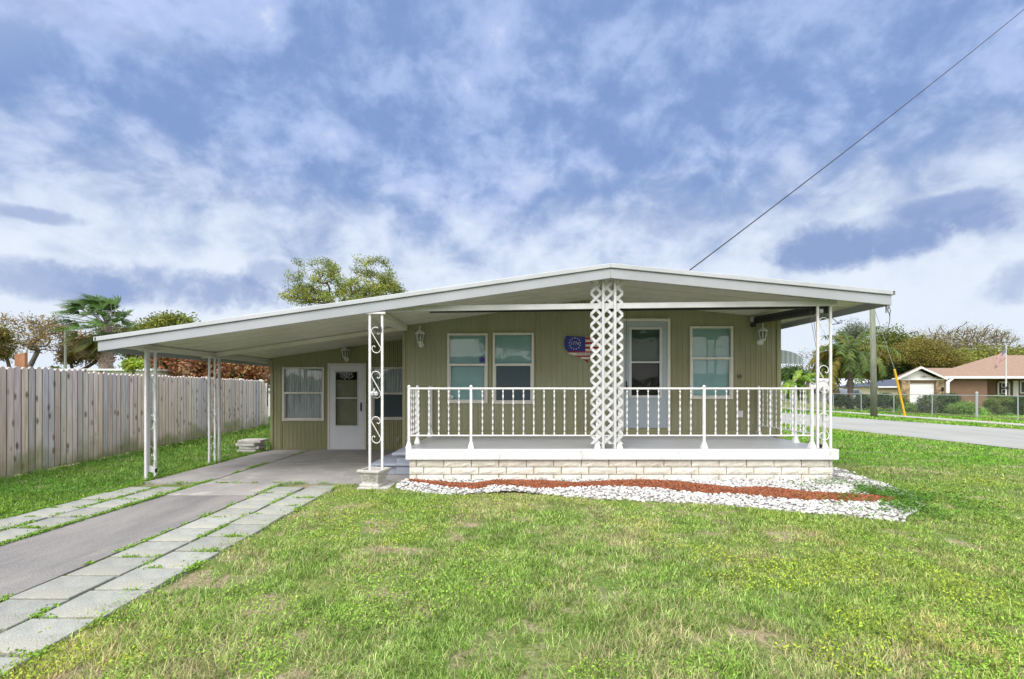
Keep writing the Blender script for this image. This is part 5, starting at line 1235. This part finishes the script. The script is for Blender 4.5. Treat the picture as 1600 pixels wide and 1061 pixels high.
# brown-roofed house
def house_far():
    d = 39; h = thing('neighbour_house', 'brown stucco house with shingle roof and white garage door across the road', 'house', (PX(1500, d), d, 0))
    def r(a, b, c_, e, dd=d): return rect(a, b, c_, e, dd)
    xa, xg = PX(1406, d), PX(1475, d); ze = PZ(590.5, d); xr = PX(1700, d)
    m = MB(); m.box(xa, PX(1421, d), d, d+.2, 0, ze); m.box(PX(1461, d), xg, d, d+.8, 0, ze); m.box(PX(1421, d), PX(1461, d), d, d+.8, PZ(598.5, d), ze)
    m.box(xg, PX(1552, d), d+.5, d+1.1, 0, ze); m.box(PX(1552, d), xr, d+2.2, d+3, 0, ze); m.box(PX(1551, d), PX(1552, d), d+1.1, d+2.2, 0, ze); part('wall', m, M['brown_wall'], h)
    for a, b in ((1407, 1420), (1461.5, 1474)): part('stone_pillar', MB().box(PX(a, d), PX(b, d), d-.10, d-.003, 0, ze-.05), M['ledge'], h)
    m = MB(); a, b, c_, e = r(1421, 1461, 598.5, 640); nn = 5
    for i in range(nn): z0_, z1_ = c_*0+i*(e)/nn, (i+1)*e/nn-.02; m.box(a, b, d+.10, d+.14, z0_, z1_)
    m.box(a, b, d+.14, d+.16, 0, e); part('garage_door', m, M['white_wall'], h)
    ap = (PX(1432, d), PZ(576, d)); el_ = (PX(1394.5, d), PZ(594, d)); er = (PX(1477, d), PZ(590, d))
    er = (PX(1472, d), PZ(594, d))
    m = MB(); m.prism([(el_[0]+.3, el_[1]+.02), (er[0]-.2, er[1]+.02), (ap[0], ap[1]-.05)], 'y', d-.02, d+.02); m.box(xa-.1, xg-.05, d-.14, d-.101, PZ(594, d), PZ(592, d)); part('gable', m, M['white_wall'], h)
    m = MB()
    for p, q in ((el_, ap), (ap, er)):
        m.prism([(p[0], p[1]), (q[0], q[1]), (q[0], q[1]+.14), (p[0], p[1]+.14)], 'y', d-.5, d-.44)
    m.box(xg-.1, xr, d-.06, d-.0, ze-.05, ze+.14); m.box(el_[0]+.1, xa, d-.02, d+.2, ze-.1, ze-.02)
    part('fascia', m, M['white_wall'], h)
    m = MB()
    for p, q in ((el_, ap), (ap, er)):
        v4 = []
        for yy_, k_ in ((d-.44, 1), (d+3, (d+3)/d)):
            v4 += [(p[0]*k_, yy_, p[1]+.12), (q[0]*k_, yy_, q[1]+.12), (q[0]*k_, yy_, q[1]+.20), (p[0]*k_, yy_, p[1]+.20)]
        m.add(v4, [(0, 1, 2, 3), (4, 7, 6, 5), (0, 4, 5, 1), (1, 5, 6, 2), (2, 6, 7, 3), (3, 7, 4, 0)])
    # main hip roof
    x0_, x1_ = xg-1.7, xr+2; y0_, y1_ = d-.05, d+11; zr = PZ(555, d+5.5); xh = PX(1555, d+5.5)
    m.add([(x0_, y0_, ze+.1), (x1_, y0_, ze+.1), (x1_, y1_, ze+.1), (PX(1500, y1_), y1_, ze+.1), (xh, d+5.5, zr), (x1_, d+5.5, zr)], [(0, 1, 5, 4), (3, 0, 4), (2, 3, 4, 5), (1, 2, 5), (0, 3, 2, 1)])
    zr2 = PZ(575, d+3.2); m.add([(PX(1448, d), y0_+.4, ze+.15), (xh, y0_+.4, ze+.15), (xh, d+6, ze+.15), (PX(1450, d+6), d+6, ze+.15), (PX(1434, d+3.2), d+3.2, zr2), (PX(1540, d), d+3.2, zr2)], [(0, 1, 5, 4), (3, 0, 4), (2, 3, 4, 5)])
    part('roof', m, M['shingle'], h)
    m = MB(); m.box(PX(1477, d), PX(1482, d), d-.10, d+.0, 0, ze-.35); m.prism([(PX(1477, d), ze-.35), (PX(1482, d), ze-.35), (PX(1489, d), ze-.06), (PX(1485, d), ze-.04)], 'y', d-.1, d); part('downspout', m, M['white_wall'], h)
    dd = d+2.15; m = MB()
    a, b, c_, e = r(1558, 1577, 596, 636, dd); t_ = .11
    m.box(a, a+t_, dd-.06, dd, 0, e); m.box(b-t_, b, dd-.06, dd, 0, e); m.box(a, b, dd-.06, dd, e-t_, e); fdoor = part('entry_door', m, M['white_wall'], h)
    m = MB(); m.box(a+t_, b-t_, dd-.03, dd, 0, e-t_); part('door_leaf', m, M['dark'], fdoor)
    m = MB(); cxd = (a+b)/2
    for zz1, zz2 in ((1.0, 1.35), (1.5, 1.9)):
        m.box(cxd-.18, cxd+.18, dd-.05, dd-.031, zz1, zz1+.05); m.box(cxd-.18, cxd+.18, dd-.05, dd-.031, zz2-.05, zz2); m.box(cxd-.18, cxd-.13, dd-.05, dd-.031, zz1+.05, zz2-.05); m.box(cxd+.13, cxd+.18, dd-.05, dd-.031, zz1+.05, zz2-.05)
    part('door_panel', m, M['white_wall'], fdoor)
    m = MB(); m.box(PX(1582, dd), PX(1590, dd), dd-.08, dd, .1, PZ(595, dd)); part('shutter', m, M['white_wall'], h)
    for wi in (1593, 1640):
        m = MB(); m.box(PX(wi, dd), PX(wi+30, dd), dd-.06, dd, 1.0, PZ(595, dd)); wn_ = part('window', m, M['white_wall'], h)
        m = MB(); m.box(PX(wi, dd)+.1, PX(wi+30, dd)-.1, dd-.09, dd-.061, 1.1, PZ(595, dd)-.1); part('pane', m, M['screen'], wn_)
    m = MB(); m.lathe([(.16, 0), (.2, .3), (.12, .7), (.0, .75)], PX(1470, d), d-.35, 10); part('porch_lamp', MB().box(PX(1470, d)-.05, PX(1470, d)+.05, d-.25, d-.12, 1.2, 1.5), M['black'], h)
    text('3251', .24, (PX(1441, d), d-.15, PZ(588.6, d)), M['black'], h, name='house_number')
house_far()
def house_white():
    d = 56; h = thing('neighbour_house', 'low house with pale metal roof and red brick wall beyond the road', 'house', (PX(1320, d), d, 0))
    m = MB(); m.box(PX(1245, d), PX(1323, d), d, d+8, 0, PZ(603, d)); part('wall', m, M['white_wall'], h)
    m = MB(); m.box(PX(1323, d), PX(1366, d), d-.05, d+8, 0, PZ(603, d)); part('brick_wall', m, M['brick'], h)
    m = MB(); x0_, x1_ = PX(1225, d), PX(1382, d); ze = PZ(604.5, d); y0_, y1_ = d-.6, d+9; zr = PZ(591.5, d+4)
    m.add([(x0_, y0_, ze), (x1_, y0_, ze), (x1_, y1_, ze), (x0_, y1_, ze), (PX(1240, d), d+4, zr), (PX(1352, d+4), d+4, zr)], [(0, 1, 5, 4), (2, 3, 4, 5), (1, 2, 5), (3, 0, 4), (0, 3, 2, 1)]); part('roof', m, M['metal_roof'], h)
    m = MB(); m.box(x0_, x1_, y0_-.05, y0_, ze-.14, ze+.03); part('fascia', m, M['white_wall'], h)
    m = MB(); p = [(PX(1254, d-2), PZ(607, d-2)), (PX(1286, d-2), PZ(594, d-2)), (PX(1318, d-2), PZ(607, d-2))]; m.prism(p+[(p[2][0], p[2][1]-.1), (p[0][0], p[0][1]-.1)], 'y', d-2, d-1.95); part('gable', m, M['white_wall'], h)
    m = MB(); m.add([(p[0][0], d-2.1, p[0][1]), (p[1][0], d-2.1, p[1][1]), (p[1][0], d+2, p[1][1]), (p[0][0], d+2, p[0][1])], [(0, 1, 2, 3)]); m.add([(p[1][0], d-2.1, p[1][1]), (p[2][0], d-2.1, p[2][1]), (p[2][0], d+2, p[2][1]), (p[1][0], d+2, p[1][1])], [(0, 1, 2, 3)]); part('porch_roof', m, mat('grey_trim', (.35, .34, .32), .7), h)
    for a in (1262, 1302):
        m = MB(); m.box(PX(a, d-2), PX(a+4, d-2), d-2, d-1.7, 0, PZ(606, d-2)); part('brick_pillar', m, M['brick'], h)
    m = MB(); m.box(PX(1270, d), PX(1284, d), d-.05, d-.01, .8, PZ(608, d)); part('window', m, M['screen'], h)
    d = 50; h = thing('neighbour_house', 'cream house with dark blue roof beyond the utility pole', 'house', (PX(1385, d), d, 0))
    m = MB(); m.box(PX(1371, d), PX(1440, d), d, d+6, 0, PZ(604, d)); part('wall', m, M['cream_wall'], h)
    m = MB(); x0_, x1_ = PX(1367, d), PX(1445, d); ze = PZ(604, d); zr = PZ(592.5, d+3); y0_, y1_ = d-.4, d+7
    m.add([(x0_, y0_, ze), (x1_, y0_, ze), (x1_, y1_, ze), (x0_, y1_, ze), (PX(1393, d+3), d+3, zr), (PX(1420, d+3), d+3, zr)], [(0, 1, 5, 4), (2, 3, 4, 5), (1, 2, 5), (3, 0, 4), (0, 3, 2, 1)]); part('roof', m, M['slate'], h)
    m = MB(); m.box(x0_, x1_, y0_-.05, y0_, ze-.12, ze+.03); part('fascia', m, M['white_wall'], h)
    # low building behind the wood fence
    d = 19; h = thing('neighbour_house', 'low white roofed building just visible above the wood fence top', 'house', (PX(110, d), d, 0))
    m = MB(); m.box(PX(20, d), PX(235, d), d+.3, d+1.5, 0, PZ(578, d)); part('wall', m, M['white_wall'], h)
    m = MB(); m.box(PX(15, d), PX(240, d), d, d+2, PZ(579, d), PZ(576, d)); part('roof', m, M['metal_roof'], h)
    # white shed beyond the fence end
    d = 24; h = thing('shed', 'white shed seen in the gap between the fence end and the house', 'shed', (PX(425, d), d, 0))
    m = MB(); m.box(PX(413, d), PX(460, d), d, d+3, 0, PZ(611, d)); part('wall', m, M['white_wall'], h)
    m = MB(); m.prism([(PX(411, d), PZ(611, d)), (PX(462, d), PZ(611, d)), (PX(462, d), PZ(611, d)+.06), (PX(436, d), PZ(603, d)), (PX(411, d), PZ(611, d)+.06)], 'y', d-.1, d+3.1); part('roof', m, M['metal_roof'], h)
house_white()
d = 21; m = MB(); m.tube([(PX(101.5, d), d, 0), (PX(102.5, d), d, PZ(513, d))], [.055, .05], 8); tag(part('wooden_post', m, M['pole']), 'thin grey wooden post behind the fence left of the fan palm', 'post')
m = MB(); m.tube([P(103, 517, 21), P(140, 521, 21.5), P(170, 524.5, 22), P(240, 527, 23)], .010, 5); m.tube([P(103, 515, 21), P(150, 512, 23), P(210, 512, 26)], .008, 5); tag(part('clothes_wire', m, M['wire']), 'thin wires running from the grey post past the fan palm', 'wire')
d = 10.4; m = MB(); m.box(PX(22.5, d), PX(31, d), d, d+.1, 0, PZ(553, d)); m.box(PX(31, d)+.003, PX(40, d), d-.02, d+.05, 0, PZ(551.5, d)); tag(part('timber_post', m, M['ply'], bevel=.006), 'short orange brown timber post poking above the fence', 'post')
# parked car
def car():
    d = 40; x0_ = PX(1312, d); t = thing('parked_car', 'grey blue hatchback parked in front of the white roofed house', 'car', (PX(1331, d), d, 0))
    Lc = PX(1352, d)-x0_; y0_ = d
    prof = [(0, .30), (.02, .62), (.10, .78), (.26, .86), (.36, 1.22), (.44, 1.36), (.70, 1.38), (.80, 1.30), (.92, .98), (.985, .90), (1, .55), (.99, .30)]
    m = MB(); n = len(prof); W_ = 1.7
    vs = []
    for k, ins in ((0, 1), (.12, 0), (W_-.12, 0), (W_, 1)):
        for u, z_ in prof: vs.append((x0_+Lc*(u if z_ < 1 else .5+(u-.5)*(1-.06*ins)), y0_+k+(.10*(z_-.9) if (ins and z_ > .9 and k == 0) else (-.10*(z_-.9) if ins and z_ > .9 else 0)), z_-(.02 if ins else 0)))
    fs = [(k*n+i, k*n+(i+1) % n, (k+1)*n+(i+1) % n, (k+1)*n+i) for k in range(3) for i in range(n)]+[tuple(range(n))[::-1], tuple(3*n+i for i in range(n))]
    m.add(vs, fs); part('body', m, M['car'], t, smooth=False)
    for a, b in ((.40, .56), (.58, .76)):
        m = MB(); m.prism([(x0_+Lc*(a-.05 if a < .5 else a), .90), (x0_+Lc*b, .90), (x0_+Lc*(b-.0), 1.28), (x0_+Lc*(a+.02), 1.28)], 'y', y0_+.0-.012, y0_+.03); part('side_window', m, M['screen'], t)
    for u in (.2, .8):
        for yy_ in (y0_-.02, y0_+W_-.18):
            m = MB(); nn = 18; m.prism([(x0_+Lc*u+.33*math.cos(2*math.pi*k/nn), .33+.33*math.sin(2*math.pi*k/nn)) for k in range(nn)], 'y', yy_, yy_+.2); w_ = part('wheel', m, M['tyre'], t)
            m = MB(); m.prism([(x0_+Lc*u+.19*math.cos(2*math.pi*k/nn), .33+.19*math.sin(2*math.pi*k/nn)) for k in range(nn)], 'y', yy_-.012, yy_+.0); part('rim', m, M['steel'], w_)
    m = MB(); m.box(x0_-.01, x0_+.05, y0_+.15, y0_+.45, .62, .74); part('headlight', m, M['white'], t)
    m = MB(); m.box(x0_+Lc-.06, x0_+Lc+.01, y0_+.1, y0_+.35, .75, .9); part('tail_light', m, mat('tail_red', (.3, .01, .01), .4), t)
car()

# ------------------------------------------------------------------ across the street, behind the camera: what the window glass reflects
def street_side():
    h = thing('neighbour_house', 'low white house on the opposite side, mirrored in the porch windows', 'house', (-4, -24, 0))
    m = MB(); m.box(-12, 3, -30, -24, 0, 2.6); part('wall', m, M['white_wall'], h)
    m = MB(); m.add([(-12.6, -23.4, 2.6), (3.6, -23.4, 2.6), (3.6, -30.6, 2.6), (-12.6, -30.6, 2.6), (-10, -27, 4.4), (1, -27, 4.4)], [(0, 4, 5, 1), (1, 5, 2), (2, 5, 4, 3), (3, 4, 0)]); part('roof', m, M['slate'], h)
    for a in (-10, -5, -1): part('window', MB().box(a, a+1.6, -23.99, -23.95, .9, 2.1), M['screen'], h)
    tree('oak_tree', 'big oak mirrored in the porch windows, on the opposite side', (8, -26), multi(ell(8, -26, 7.5, 6, 5, 3.6), ell(2, -30, 6.5, 5, 4, 3)), 160, .4, .22, 16000, .6, [(.08, .11, .03), (.12, .14, .04)], seed=71, height=9, trunk_top=.35)
    tree('oak_tree', 'second oak mirrored in the porch windows, left of the opposite house', (-14, -22), ell(-14, -22, 7, 5, 5, 3.4), 120, .35, .22, 12000, .6, [(.08, .11, .03), (.12, .14, .04)], seed=72, height=8, trunk_top=.35)
street_side()

# far woods closing the horizon on every side
def far_woods():
    n = 46000; a = rng.uniform(0, 2*np.pi, n); top = 2.6+3.2*fbm(np.cos(a)*9, np.sin(a)*9, 1.2, 101)+1.4*vnoise(np.cos(a)*60, np.sin(a)*60, 1, 102)
    r = rng.uniform(118, 130, n); pts = np.stack([r*np.cos(a), r*np.sin(a), top*rng.random(n)**.8], 1)
    cl = np.array([[.10, .13, .035]])*(.7+.6*vnoise(np.cos(a)*40, np.sin(a)*40, 1, 103))[:, None]*rng.uniform(.7, 1.2, (n, 1))
    vs, fs, cs = leaves_flat('', pts, .55, cl, 1.2, '', '')
    tag(np_mesh('far_woods', vs, fs, cs, M['leaf']), 'low distant woods along the horizon beyond the houses', 'woods', kind='stuff')
far_woods()
